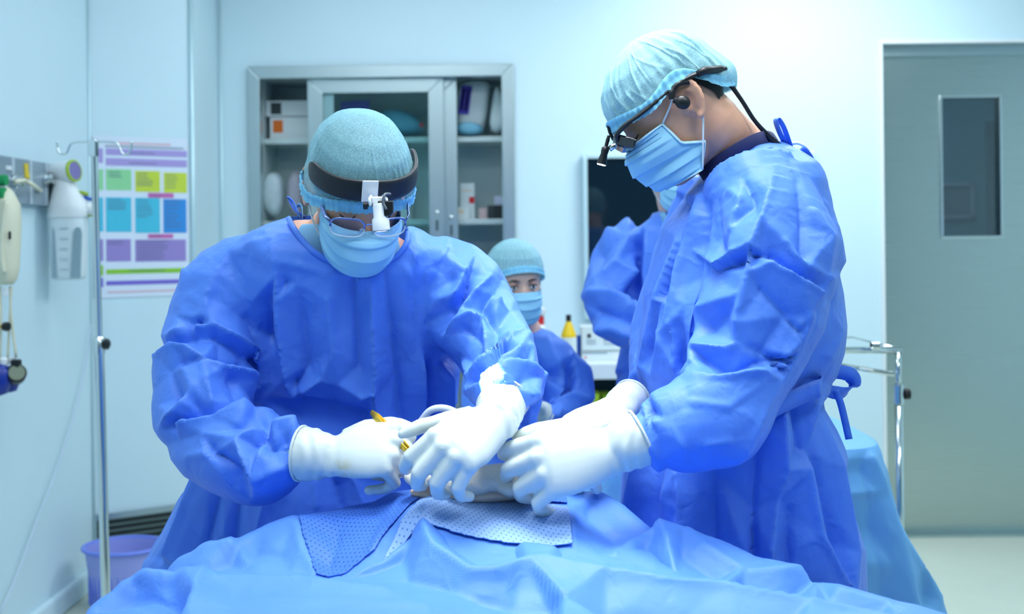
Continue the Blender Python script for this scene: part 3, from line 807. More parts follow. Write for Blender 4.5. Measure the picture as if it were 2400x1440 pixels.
m = MB(); m.lathe([(0.008, -0.012), (0.014, -0.010), (0.016, 0.004), (0.014, 0.012), (0.006, 0.013)], bp_(14, 766, -0.02), 6, rot(0, 90)); m.build('knob', M['black'], kn, bevel=0.002)
m = MB(); m.tube([bp_(-14, 766, -0.02), bp_(10, 766, -0.02)], 0.004, 8); m.build('spindle', mat('brass', (180, 150, 70), 0.3, metal=1), kn, smooth=True)
m = MB(); m.tube([bp_(-2, 690, -0.02), bp_(-3, 766, -0.02), bp_(-2, 850, -0.03)], 0.004, 8); m.build('valve_tube', M['cream'], kn, smooth=True)
# thin line hanging along the left wall
m = MB(); m.tube(spline([lw(214, 760, 0.02), lw(196, 880, 0.02), lw(170, 985, 0.02), lw(130, 1110, 0.02), lw(80, 1240, 0.02), lw(40, 1350, 0.02), lw(0, 1440, 0.02)], 6), 0.0035, 8)
tag(m.build('infusion_line', mat('clear line', (196, 214, 232), 0.3), smooth=True), 'thin pale infusion line drooping along the left wall', 'tube')

# ================================================================== IV pole
dI = 3.55
def ip(px, py, o=0):
    return at(px, py, dI + o)
ptop, pbot = ip(220, 326), ip(246, 1330)
dirp = (pbot - ptop).normalized()
base = ptop + dirp * ((ptop.z - 0.06) / -dirp.z)
iv = thing('iv_pole', 'slim steel IV pole with two hooks before the poster', 'pole', (base.x, base.y, 0))
mid = ptop + dirp * ((ptop.z - ip(235, 810).z) / -dirp.z)
m = MB(); m.tube([ptop, mid], 0.0108, 14); m.build('upper_pole', M['chrome'], iv, smooth=True, sharp=40)
m = MB(); m.tube([mid - dirp * 0.01, base], 0.0148, 14); m.build('lower_pole', M['chrome'], iv, smooth=True, sharp=40)
for sgn in (-1, 1):
    pts = [(221, 332), (221 + sgn * 30, 333), (221 + sgn * 50, 335), (221 + sgn * 58, 342), (221 + sgn * 64, 357), (221 + sgn * 73, 362), (221 + sgn * 83, 357), (221 + sgn * 87, 344), (221 + sgn * 87, 331)]
    m = MB(); m.tube(spline([ip(a, b) for a, b in pts], 4), 0.0035, 8); m.build('hook', M['chrome'], iv, smooth=True)
m = MB(); m.box(ptop + Vector((0, -0.004, -0.03)), (0.026, 0.022, 0.055)); m.build('hook_clamp', M['chrome'], iv, bevel=0.004)
kp = ip(250, 807)
m = MB(); m.lathe([(0.010, -0.002), (0.018, 0.002), (0.018, 0.018), (0.010, 0.022)], Vector((mid.x + 0.012, mid.y, kp.z)), 6, rot(0, 90)); m.build('clamp_knob', M['black'], iv, bevel=0.002)
m = MB(); m.lathe([(0.018, 0), (0.018, 0.05), (0.014, 0.055)], Vector((mid.x, mid.y, kp.z - 0.03)), 16); m.build('clamp_collar', M['chrome'], iv, smooth=True, sharp=40)
m = MB(); m.lathe([(0.03, 0.05), (0.03, 0.1), (0.02, 0.11)], (base.x, base.y, 0), 16); m.build('base_hub', M['chrome'], iv, smooth=True, sharp=40)
for k in range(5):
    a = 2 * PI * k / 5 + 0.3
    e = Vector((base.x + 0.24 * math.cos(a), base.y + 0.24 * math.sin(a), 0.055))
    m = MB(); m.tube([(base.x, base.y, 0.085), e], [0.013, 0.010], 10); m.build('base_leg', M['chrome'], iv, smooth=True)
    m = MB(); m.lathe([(0.022, -0.01), (0.024, 0), (0.022, 0.01)], (e.x, e.y, 0.024), 16, rot(0, 90, math.degrees(a))); m.build('caster', M['black'], iv, smooth=True)

# ================================================================== lilac waste basket
dW = 4.28
rc = at(292, 1272, dW)
rb = thing('waste_basket', 'lilac plastic waste basket with black handwriting behind the IV pole', 'basket', (rc.x, dW, 0))
M['lilac'] = mat('lilac plastic', (158, 166, 236), 0.4, var=0.03); M['lilacrim'] = mat('blue lilac rim', (120, 142, 240), 0.35)
zr = at(292, 1280, dW).z
R1, R0 = 0.150, 0.115
m = MB(); n = 28
rings = [[Vector((rc.x + r * 1.0 * math.cos(2 * PI * i / n), dW + r * 0.85 * math.sin(2 * PI * i / n), z)) for i in range(n)] for (r, z) in ((R0, 0.004), (R0, 0.0), (R1 - 0.004, zr - 0.02), (R1, zr), (R1 - 0.005, zr), (R1 - 0.009, zr - 0.02), (R0 - 0.005, 0.006))]
m.loft(rings); m.build('basket_wall', M['lilac'], rb, smooth=True, sharp=50)
m = MB(); m.tube([(rc.x + (R1 + 0.004) * math.cos(2 * PI * i / 32), dW + (R1 + 0.004) * 0.85 * math.sin(2 * PI * i / 32), zr) for i in range(32)], 0.008, 8, closed=True); m.build('rim', M['lilacrim'], rb, smooth=True)
for i in range(22):
    a = 2 * PI * i / 22
    for (r_, z_) in ((0.9, 0.35), (0.95, 0.62)):
        pass
for i in range(16):
    a = PI + PI * (i + 0.5) / 16
    m = MB(); zz = zr * 0.45; rr = R0 + (R1 - R0) * 0.45 + 0.001
    m.box((rc.x + rr * math.cos(a), dW + rr * 0.85 * math.sin(a), zz), (0.007, 0.006, zr * 0.6), rot(0, 0, math.degrees(a))); m.build('vent_slot', M['lilacrim'], rb)
# handwriting on the inside of the far rim
for k, pts in enumerate([[(258, 1298), (262, 1291), (266, 1298), (264, 1294)], [(268, 1298), (270, 1292), (274, 1296), (274, 1299), (269, 1297)], [(277, 1299), (277, 1292), (281, 1291), (283, 1296), (279, 1297)], [(285, 1299), (286, 1288), (289, 1296), (287, 1300)]]):
    P = [at(a, b - 8, dW + 0.118) for a, b in pts]
    m = MB(); m.tube(P, 0.0016, 6); m.build('ink_stroke', M['ink'], rb)

# ================================================================== white counter with supplies behind the nurses
dC = 4.72
ct = thing('supply_counter', 'white supply counter against the back wall behind the assistants', 'counter', (0.45, dC + 0.22, 0))
M['countertop'] = mat('white laminate', (226, 234, 246), 0.3, var=0.01); M['darkteal'] = mat('dark green fascia', (36, 78, 84), 0.5)
zc = at(1400, 852, dC).z
xa, xb = at(1120, 850, dC).x, at(1640, 850, dC).x
m = MB(); m.box(((xa + xb) / 2, dC + 0.23, zc - 0.035), (xb - xa, 0.46, 0.07)); m.build('counter_top', M['countertop'], ct, bevel=0.006)
m = MB(); m.box(((xa + xb) / 2, dC + 0.44, zc / 2 - 0.035), (xb - xa - 0.02, 0.02, zc - 0.07)); m.build('back_panel', M['darkteal'], ct)
for x in (xa + 0.02, xb - 0.02):
    m = MB(); m.box((x, dC + 0.23, zc / 2 - 0.035), (0.025, 0.42, zc - 0.07)); m.build('side_panel', M['countertop'], ct)
zlow = at(1400, 956, dC).z
m = MB(); m.box(((xa + xb) / 2, dC + 0.24, zlow - 0.01), (xb - xa - 0.04, 0.38, 0.02)); m.build('lower_shelf', M['countertop'], ct)
M['limecard'] = mat('lime carton', (178, 214, 40), 0.5)
def cbox(name, px0, px1, pyt, zb, y, dep, mt, label, lab=None, cat='box'):
    return carton(name, px0, px1, pyt, zb, y, dep, mt, label, lab, 0, cat)
cbox('carton', 1384, 1405, 924, zlow, dC + 0.06, 0.12, M['limecard'], 'lime green carton under the counter, left one')
cbox('carton', 1410, 1432, 926, zlow, dC + 0.10, 0.12, M['limecard'], 'lime green carton under the counter, right one')
pack('cloth_bundle', [(1410, 940), (1424, 932), (1448, 932), (1458, 944), (1458, 957), (1410, 957)], dC + 0.035, 0.06, M['bluepack'], 'folded pale blue cloth before the lime cartons', cat='cloth')
cbox('equipment_case', 1364, 1482, 826, zc, dC + 0.10, 0.2, M['card'], 'wide low white case on the counter', [(0.0, 0.5, 0.82, 0.98, M['panelgrey']), (0.62, 0.98, 0.12, 0.8, M['white']), (0.05, 0.09, 0.3, 0.5, M['red'])])
cbox('carton', 1363, 1455, 768, at(1400, 822, dC + 0.12).z, dC + 0.12, 0.16, M['card'], 'white printed carton standing on the wide case', [(0.14, 0.24, 0.55, 0.72, M['ink']), (0.12, 0.36, 0.40, 0.45, M['panelgrey']), (0.12, 0.36, 0.28, 0.32, M['panelgrey']), (0.55, 0.9, 0.4, 0.46, M['panelgrey']), (0.55, 0.9, 0.26, 0.3, M['panelgrey'])])
def bottle(px, pyt, pyb_z, y, prof, mats, label, name='bottle'):
    p = at(px, 800, y)
    t = thing(name, label, 'bottle', (p.x, y, pyb_z))
    for (nm, pr, mm) in prof:
        m = MB(); m.lathe(pr, (p.x, y, pyb_z), 20); m.build(nm, mm, t, smooth=True, sharp=35)
    return t
M['yellow'] = mat('yellow bottle', (242, 200, 30), 0.35, var=0.02)
hB = at(1333, 738, dC + 0.08).z - zc
bottle(1333, 738, zc, dC + 0.08, [('bottle_body', [(0.030, 0), (0.033, 0.004), (0.033, hB * 0.56), (0.031, hB * 0.6), (0.016, hB * 0.80), (0.011, hB * 0.85), (0.011, hB * 0.88)], M['yellow']),
      ('cap', [(0.0115, hB * 0.86), (0.0115, hB), (0.009, hB)], M['black']), ('bottle_label', [(0.0337, hB * 0.12), (0.0337, hB * 0.52)], M['card'])], None, 'yellow bottle with a tall black cap on the counter')
hR = at(1265, 735, dC + 0.2).z - zc
bottle(1266, 735, zc, dC + 0.2, [('bottle_body', [(0.034, 0), (0.037, 0.004), (0.037, hR * 0.6), (0.022, hR * 0.74), (0.018, hR * 0.76)], M['white']),
      ('red_collar', [(0.019, hR * 0.74), (0.019, hR * 0.93), (0.014, hR * 0.94)], M['red']), ('pump_head', [(0.010, hR * 0.93), (0.028, hR * 1.0), (0.03, hR * 1.1), (0.012, hR * 1.14)], M['white'])], None, 'white bottle with a red collar beside the seated assistant')
cbox('carton', 1352, 1361, 788, zc, dC + 0.16, 0.05, M['blueplastic'], 'slim blue carton beside the yellow bottle')

# ================================================================== chrome trolley at the right
dT = 3.5
def tp(px, py, o=0):
    return at(px, py, dT + o)
po = tp(2105, 822); pk = tp(2124, 924)
tr = thing('chrome_trolley', 'chrome instrument stand with a rail and black knob before the steel door', 'stand', (po.x, dT, 0))
m = MB(); m.tube([(po.x, dT, 0.06), (po.x, dT, tp(2105, 900).z)], 0.013, 14); m.build('lower_post', M['chrome'], tr, smooth=True)
m = MB(); m.tube([(po.x, dT, tp(2105, 930).z), (po.x, dT, po.z)], 0.010, 14); m.build('upper_post', M['chrome'], tr, smooth=True)
x0_ = tp(1780, 820).x
m = MB(); m.tube([(po.x + 0.012, dT, po.z), (x0_, dT, tp(1780, 828).z + 0.012)], 0.010, 12); m.build('front_rail', M['chrome'], tr, smooth=True)
m = MB(); m.tube([(po.x, dT, po.z), (po.x - 0.02, dT + 0.4, po.z)], 0.010, 12); m.build('side_rail', M['chrome'], tr, smooth=True)
m = MB(); m.tube([(po.x - 0.02, dT + 0.4, po.z), (x0_, dT + 0.4, po.z)], 0.010, 12); m.build('rear_rail', M['chrome'], tr, smooth=True)
m = MB(); m.box(((x0_ + po.x) / 2 - 0.01, dT + 0.2, po.z + 0.006), (po.x - x0_ - 0.03, 0.38, 0.004)); m.build('tray', M['chrome'], tr)
m = MB(); m.tube([tp(2098, 878, -0.02), tp(1960, 856, 0.1), tp(1800, 840, 0.2)], 0.008, 12); m.build('push_handle', M['chrome'], tr, smooth=True)
m = MB(); m.lathe([(0.010, 0), (0.018, 0.004), (0.018, 0.02), (0.008, 0.024)], (po.x + 0.014, dT, pk.z), 8, rot(0, 90)); m.build('clamp_knob', M['black'], tr, bevel=0.002)
m = MB(); m.lathe([(0.017, -0.03), (0.017, 0.03)], (po.x, dT, pk.z), 14); m.build('clamp_collar', M['chrome'], tr, smooth=True, sharp=40)
m = MB(); m.tube([tp(2042, 812, -0.012), tp(2060, 812, -0.012)], 0.014, 12); m.build('rail_clamp', M['chrome'], tr, smooth=True, sharp=40)
for dx, dy in ((0.0, 0.0), (-0.45, 0.0), (0.0, 0.4), (-0.45, 0.4)):
    m = MB(); m.lathe([(0.026, -0.011), (0.028, 0), (0.026, 0.011)], (po.x + dx, dT + dy, 0.028), 16, rot(90)); m.build('caster', M['black'], tr, smooth=True)
m = MB(); m.box((po.x - 0.225, dT + 0.0, 0.075), (0.47, 0.03, 0.03)); m.box((po.x - 0.225, dT + 0.4, 0.075), (0.47, 0.03, 0.03)); m.box((po.x - 0.44, dT + 0.2, 0.075), (0.03, 0.4, 0.03)); m.box((po.x, dT + 0.2, 0.075), (0.03, 0.4, 0.03)); m.build('base_frame', M['chrome'], tr, bevel=0.004)
# ================================================================== cloth helpers
def px_ring(y, x0, x1, d, th, n=40, e=2.3, front=1.0):
    """horizontal ring of a torso: pixel row y, pixel edges x0..x1 at depth d, half thickness th"""
    a, b = at(x0, y, d), at(x1, y, d)
    cx, rx, z = (a.x + b.x) / 2, (b.x - a.x) / 2, (a.z + b.z) / 2
    out = []
    for i in range(n):
        t = 2 * PI * i / n
        c, s = math.cos(t), math.sin(t)
        out.append(Vector((cx + rx * math.copysign(abs(c) ** (2 / e), c), d + th * math.copysign(abs(s) ** (2 / e), s) * (front if s < 0 else 1.0), z)))
    return out

def z_ring(ring, z, k=1.0):
    c = sum(ring, Vector()) / len(ring)
    return [Vector((c.x + (p.x - c.x) * k, c.y + (p.y - c.y) * k, z)) for p in ring]

def limb(mb, pts, n=24, sub=4):
    """tapered round limb through (x, y, d, radius) pixel points"""
    P = [at(x, y, d) for x, y, d, r in pts]
    Q = spline([tuple(p) + (r,) for p, (x, y, d, r) in zip(P, pts)], sub) if False else None
    A = [np.array(tuple(p) + (pts[i][3],)) for i, p in enumerate(P)]
    B = [2 * A[0] - A[1]] + A + [2 * A[-1] - A[-2]]
    path, rad = [], []
    for i in range(1, len(B) - 2):
        for k in range(sub):
            t = k / sub
            a, b, c, d = B[i - 1], B[i], B[i + 1], B[i + 2]
            v = 0.5 * (2 * b + (c - a) * t + (2 * a - 5 * b + 4 * c - d) * t * t + (3 * b - a - 3 * c + d) * t ** 3)
            path.append(Vector(v[:3])); rad.append(max(v[3], 0.004))
    path.append(Vector(A[-1][:3])); rad.append(A[-1][3])
    mb.tube(path, rad, n)
    return path, rad

def ball(mb, c, r, R=None, n=16):
    """ellipsoid"""
    rx, ry, rz = r if isinstance(r, (tuple, list)) else (r, r, r)
    rings = []
    for k in range(1, n):
        t = PI * k / n
        ring = []
        for i in range(2 * n):
            a = 2 * PI * i / (2 * n)
            p = Vector((rx * math.sin(t) * math.cos(a), ry * math.sin(t) * math.sin(a), -rz * math.cos(t)))
            if R is not None:
                p = R @ p
            ring.append(p + Vector(c))
        rings.append(ring)
    mb.loft(rings)

def noise3(P, scale, seed=0):
    """cheap smooth value noise on points, range about -1..1"""
    r = np.random.RandomState(seed)
    k = r.normal(size=(14, 3)) * scale
    ph = r.uniform(0, 2 * PI, 14)
    return np.sin(P @ k.T + ph).sum(1) / 14 ** 0.5 * 0.8

def project(V):
    """pixel coordinates of world points"""
    V = np.asarray(V, float) - np.array(CAM)
    c, s = math.cos(ROLL), math.sin(ROLL)
    return np.stack([1200 + (V[:, 0] * c - V[:, 2] * s) / V[:, 1] * F, 570 - (V[:, 0] * s + V[:, 2] * c) / V[:, 1] * F], 1)

def tin(creases, box, step, amp, seed=0, aspect=1.0, fill=True):
    """faceted relief: crease polylines [(x, y, height mm), ...] plus a loose random grid of facets.
    returns a function giving the height (m) at points of the plane"""
    r = np.random.RandomState(seed)
    P, H, E = [], [], []
    for c in creases:
        b = len(P)
        for (x, y, h) in c:
            P.append((x, y)); H.append(h / 1000.0)
        E += [(b + i, b + i + 1) for i in range(len(c) - 1)]
    K = np.array(P) if P else np.zeros((0, 2))
    x0, y0, x1, y1 = box
    nx, ny = max(2, int((x1 - x0) / step)), max(2, int((y1 - y0) / (step * aspect)))
    for i in range(nx + 1 if fill else 0):
        for j in range(ny + 1):
            x = x0 + (x1 - x0) * i / nx + r.uniform(-0.42, 0.42) * step + (0.5 * step if j % 2 else 0)
            y = y0 + (y1 - y0) * j / ny + r.uniform(-0.42, 0.42) * step * aspect
            if len(K) and np.min((K[:, 0] - x) ** 2 + ((K[:, 1] - y) / aspect) ** 2) < (0.62 * step) ** 2:
                continue
            P.append((x, y)); H.append(r.uniform(-amp, amp) / 1000.0)
    v, e, f, ov, oe, of = delaunay_2d_cdt([Vector(p) for p in P], E, [], 0, 1e-4)
    A = np.array(P); H = np.array(H)
    h = np.array([H[o[0]] if o else H[np.argmin(((A - np.array(q)) ** 2).sum(1))] for q, o in zip(v, ov)])
    T = np.array([tuple(t) for t in f]); v = np.array([tuple(q) for q in v])
    a, b, c = v[T[:, 0]], v[T[:, 1]], v[T[:, 2]]
    det = (b[:, 0] - a[:, 0]) * (c[:, 1] - a[:, 1]) - (b[:, 1] - a[:, 1]) * (c[:, 0] - a[:, 0])
    ok = np.abs(det) > 1e-9
    a, b, c, T, det = a[ok], b[ok], c[ok], T[ok], det[ok]
    lo = np.minimum(np.minimum(a, b), c); hi = np.maximum(np.maximum(a, b), c)
    def f_(Q):
        out = np.zeros(len(Q))
        for k in range(len(T)):
            idx = np.nonzero((Q[:, 0] >= lo[k, 0]) & (Q[:, 0] <= hi[k, 0]) & (Q[:, 1] >= lo[k, 1]) & (Q[:, 1] <= hi[k, 1]))[0]
            if not len(idx):
                continue
            q = Q[idx]
            w1 = ((q[:, 0] - a[k, 0]) * (c[k, 1] - a[k, 1]) - (q[:, 1] - a[k, 1]) * (c[k, 0] - a[k, 0])) / det[k]
            w2 = ((b[k, 0] - a[k, 0]) * (q[:, 1] - a[k, 1]) - (b[k, 1] - a[k, 1]) * (q[:, 0] - a[k, 0])) / det[k]
            inn = (w1 >= -1e-6) & (w2 >= -1e-6) & (w1 + w2 <= 1 + 1e-6)
            out[idx[inn]] = (h[T[k, 0]] * (1 - w1 - w2) + h[T[k, 1]] * w1 + h[T[k, 2]] * w2)[inn]
        return out
    return f_

def along(V, path, rad):
    """nearest place on a limb path: fraction along it and distance relative to its radius"""
    P = np.array([tuple(p) for p in path]); R = np.array(rad)
    best = np.full(len(V), 1e9); tt = np.zeros(len(V))
    for k in range(len(P)):
        d = np.linalg.norm(V - P[k], axis=1) / R[k]
        m = d < best
        best[m] = d[m]; tt[m] = k / (len(P) - 1)
    return tt, best

def relax(V, fs, it=1, fac=0.4):
    """light Laplacian smoothing"""
    E = np.array([(f[i], f[(i + 1) % len(f)]) for f in fs for i in range(len(f))])
    n = np.zeros(len(V)); np.add.at(n, E[:, 0], 1); np.add.at(n, E[:, 1], 1)
    for _ in range(it):
        S = np.zeros_like(V); np.add.at(S, E[:, 0], V[E[:, 1]]); np.add.at(S, E[:, 1], V[E[:, 0]])
        V = V * (1 - fac) + S / np.maximum(n, 1)[:, None] * fac
    return V

def pinch(Q, creases, width, amp):
    """narrow sharp ridge (or groove, where the heights are negative) along each crease line"""
    out = np.zeros(len(Q))
    for c in creases:
        for (a, b) in zip(c[:-1], c[1:]):
            A, B = np.array(a[:2], float), np.array(b[:2], float)
            lo, hi = np.minimum(A, B) - 3 * width, np.maximum(A, B) + 3 * width
            idx = np.nonzero((Q[:, 0] > lo[0]) & (Q[:, 0] < hi[0]) & (Q[:, 1] > lo[1]) & (Q[:, 1] < hi[1]))[0]
            if not len(idx):
                continue
            d = B - A; L = d @ d
            t = np.clip(((Q[idx] - A) @ d) / L, 0, 1)
            r = np.linalg.norm(Q[idx] - (A + t[:, None] * d), axis=1)
            h = (a[2] + (b[2] - a[2]) * t)
            v = amp * np.tanh(h / 4.0) * np.maximum(0, 1 - r / width)
            cur = out[idx]
            out[idx] = np.where(np.abs(v) > np.abs(cur), v, cur)
    return out

def in_poly(Q, poly):
    """which plane points lie inside a polygon"""
    c = np.zeros(len(Q), bool); j = len(poly) - 1
    for i in range(len(poly)):
        (xi, yi), (xj, yj) = poly[i], poly[j]
        c ^= ((yi > Q[:, 1]) != (yj > Q[:, 1])) & (Q[:, 0] < (xj - xi) * (Q[:, 1] - yi) / (yj - yi + 1e-12) + xi)
        j = i
    return c
# ================================================================== heads
HEAD_SEC = np.array([  # z, half width, front y, back y
    (-0.118, 0.016, 0.070, 0.040), (-0.112, 0.030, 0.082, 0.012), (-0.100, 0.043, 0.088, -0.010), (-0.085, 0.053, 0.089, -0.030), (-0.060, 0.063, 0.090, -0.058), (-0.030, 0.070, 0.092, -0.082),
    (0.0, 0.075, 0.093, -0.096), (0.030, 0.077, 0.095, -0.101), (0.060, 0.074, 0.090, -0.098), (0.085, 0.064, 0.076, -0.086), (0.105, 0.048, 0.052, -0.066), (0.117, 0.030, 0.024, -0.042), (0.1225, 0.014, 0.002, -0.022), (0.125, 0.0015, -0.008, -0.011)])
def head_sec(z):
    return [np.interp(z, HEAD_SEC[:, 0], HEAD_SEC[:, k]) for k in (1, 2, 3)]

def head_point(a, z, off=0.0):
    """point of the skull surface at azimuth a (0 = forward, +x = pi/2) and height z"""
    w, yf, yb = head_sec(z)
    cy, ry = (yf + yb) / 2, (yf - yb) / 2
    e = 2 / 2.25
    s, c = math.sin(a), math.cos(a)
    return Vector((w * math.copysign(abs(s) ** e, s) + off * s, cy + ry * math.copysign(abs(c) ** e, c) + off * c, z))

def skull_normal(p):
    return Vector((p.x / 0.077 ** 2, (p.y + 0.003) / 0.098 ** 2, (p.z - 0.02) / 0.103 ** 2)).normalized()

def head_solid(mb, Mx, eyes=True):
    rings = []
    for z in list(np.linspace(-0.118, 0.1245, 56)):
        ring = []
        for i in range(72):
            a = 2 * PI * i / 72
            p = head_point(a, z)
            x, y = p.x, p.y
            if y > 0.02:
                g = lambda cx, cz, sx, sz: math.exp(-((abs(x) - cx) / sx) ** 2 - ((z - cz) / sz) ** 2)
                nose = math.exp(-(x / (0.009 + max(0, -z) * 0.12)) ** 2) * max(0.0, min(1.0, (0.022 - z) / 0.055)) * (1 if z > -0.036 else math.exp(-((z + 0.036) / 0.006) ** 2))
                y += 0.026 * nose
                y -= 0.0095 * g(0.032, 0.008, 0.017, 0.013)
                y += 0.0055 * g(0.031, 0.004, 0.013, 0.008)
                y += 0.005 * g(0.026, 0.030, 0.022, 0.009)
                y += 0.004 * g(0.040, -0.030, 0.018, 0.018)
                y += 0.006 * math.exp(-(x / 0.024) ** 2 - ((z + 0.066) / 0.012) ** 2)
                y -= 0.004 * math.exp(-(x / 0.026) ** 2 - ((z + 0.086) / 0.008) ** 2)
                y += 0.004 * math.exp(-(x / 0.016) ** 2 - ((z + 0.102) / 0.012) ** 2)
            ring.append(Mx @ Vector((x, y, z)))
        rings.append(ring)
    mb.loft(rings)
    for s in (-1, 1):                      # ears: helix rim, shell, lobe
        c = Vector((s * 0.079, -0.012, -0.006))
        ax = Vector((s * 0.42, -0.90, 0)).normalized()       # outwards and back
        def ep(u, v, w=0.0):
            return c + ax * (u * 0.0215) + Vector((s * 0.002 * (1 - v), -0.15 * 0.02 * v, v * 0.034)) + Vector((s, 0.4, 0)).normalized() * w
        rim = [ep(-0.55, -0.15), ep(-0.35, 0.55), ep(0.15, 0.98), ep(0.8, 0.85), ep(1.12, 0.25), ep(0.95, -0.35), ep(0.55, -0.8), ep(0.2, -1.05)]
        mb.tube([Mx @ p for p in spline(rim, 4)], 0.0050, 10)
        mb.tube([Mx @ p for p in spline([ep(0.1, 0.55), ep(0.55, 0.3), ep(0.6, -0.1), ep(0.3, -0.5)], 4)], 0.0032, 8)
        shell = [ep(u, v) for (u, v) in ((-0.5, -0.1), (-0.3, 0.5), (0.15, 0.9), (0.75, 0.8), (1.05, 0.2), (0.9, -0.4), (0.5, -0.8), (0.1, -0.95), (-0.4, -0.7))]
        n0 = Vector((s, 0.5, 0)).normalized()
        mb.loft([[Mx @ (p - n0 * 0.009) for p in shell], [Mx @ (p - n0 * 0.0035) for p in shell]])
        ball(mb, Mx @ ep(0.15, -0.95), 0.0075, n=8)
        mb.tube([Mx @ ep(-0.5, 0.1), Mx @ ep(-0.42, -0.5)], 0.0045, 8)

def face_details(par, Mx, open_eyes, skin_dark=(120, 84, 70)):
    """eyes or lowered lids, lashes and brows"""
    for s in (-1, 1):
        if open_eyes:
            c = Vector((s * 0.0315, 0.0835, 0.0055))
            m = MB(); ball(m, Mx @ c, 0.0115, n=10); e = m.build('eye', M['eye'], par, smooth=True)
            m = MB(); ball(m, Mx @ (c + Vector((0, 0.0085, -0.0008))), 0.0050, n=8); m.build('iris', M['iris'], e, smooth=True)
            m = MB(); m.tube([Mx @ (c + Vector((s * dx, 0.0118 - abs(dx) * 0.35, 0.0055 - 30 * dx * dx))) for dx in (-0.012, -0.006, 0, 0.006, 0.0125)], [0.0008, 0.0016, 0.0018, 0.0018, 0.001], 6); m.build('upper_lid_line', M['hair'], e, smooth=True)
            m = MB(); m.tube([Mx @ (c + Vector((s * dx, 0.0118 - abs(dx) * 0.35, 0.0105 - 28 * dx * dx))) for dx in (-0.012, -0.006, 0, 0.006, 0.0125)], [0.002, 0.0035, 0.004, 0.0035, 0.002], 6); m.build('eyelid', M['lid'], e, smooth=True)
        else:
            m = MB(); m.tube([Mx @ Vector((s * x, y, z)) for x, y, z in ((0.018, 0.0915, 0.0015), (0.025, 0.0945, -0.0022), (0.032, 0.0945, -0.0035), (0.039, 0.0905, -0.002), (0.045, 0.085, 0.0005))], [0.0006, 0.0012, 0.0013, 0.0013, 0.0007], 6)
            m.build('eyelash', M['hair'], par, smooth=True)
        m = MB(); m.tube([Mx @ Vector((s * x, y, z)) for x, y, z in ((0.014, 0.0985, 0.0235), (0.024, 0.0985, 0.0275), (0.036, 0.0945, 0.0285), (0.048, 0.0845, 0.0235))], [0.0016, 0.0028, 0.0026, 0.0010], 6, flat=0.6)
        m.build('eyebrow', M['hair'], par, smooth=True)
M['eye'] = mat('eye white', (226, 226, 226), 0.2, var=0.01); M['iris'] = mat('dark iris', (26, 18, 14), 0.15); M['lid'] = mat('eyelid', (196, 150, 132), 0.5)

def cap_cloth(name, rgb, clear):
    """thin cap fleece: fibres and the hair beneath show through a little"""
    mt, nt, b = new_mat(name)
    N, L = nt.nodes, nt.links
    tc = N.new('ShaderNodeTexCoord')
    nz = N.new('ShaderNodeTexNoise'); nz.inputs['Scale'].default_value = 420; nz.inputs['Detail'].default_value = 3
    L.new(tc.outputs['Object'], nz.inputs['Vector'])
    n2 = N.new('ShaderNodeTexNoise'); n2.inputs['Scale'].default_value = 60; n2.inputs['Detail'].default_value = 4
    L.new(tc.outputs['Object'], n2.inputs['Vector'])
    c = lin(*rgb)
    b.inputs['Base Color'].default_value = c
    b.inputs['Roughness'].default_value = 0.65
    b.inputs['Specular IOR Level'].default_value = 0.25
    bp = N.new('ShaderNodeBump'); bp.inputs['Strength'].default_value = 0.4; bp.inputs['Distance'].default_value = 0.002
    L.new(n2.outputs['Fac'], bp.inputs['Height']); L.new(bp.outputs['Normal'], b.inputs['Normal'])
    tl = N.new('ShaderNodeBsdfTranslucent'); tl.inputs['Color'].default_value = c
    m1 = N.new('ShaderNodeMixShader'); m1.inputs['Fac'].default_value = 0.25
    L.new(b.outputs[0], m1.inputs[1]); L.new(tl.outputs[0], m1.inputs[2])
    tr = N.new('ShaderNodeBsdfTransparent')
    mr = N.new('ShaderNodeMapRange'); mr.inputs['From Min'].default_value = 0.38; mr.inputs['From Max'].default_value = 0.62; mr.inputs['To Min'].default_value = max(0, clear - 0.1); mr.inputs['To Max'].default_value = clear + 0.12
    L.new(nz.outputs['Fac'], mr.inputs['Value'])
    m2 = N.new('ShaderNodeMixShader')
    L.new(mr.outputs['Result'], m2.inputs['Fac']); L.new(m1.outputs[0], m2.inputs[1]); L.new(tr.outputs[0], m2.inputs[2])
    L.new(m2.outputs[0], N['Material Output'].inputs['Surface'])
    return mt
M['cap'] = cap_cloth('pale blue cap fleece', (164, 222, 236), 0.38)
M['cap_pale'] = cap_cloth('paler cap fleece', (172, 226, 238), 0.20)
M['cap_band'] = fabric('gathered cap cloth', (140, 212, 242), weave=0.1, crumple=0.12, translucent=0.2, rough=0.7, spec=0.2)

EARLIFT = [0.0]
def rim_z(a, zf, zb):
    d = abs(math.atan2(math.sin(a), math.cos(a)))
    return (zf + zb) / 2 + (zf - zb) / 2 * math.cos(a) + EARLIFT[0] * math.exp(-((d - 1.72) / 0.40) ** 2)

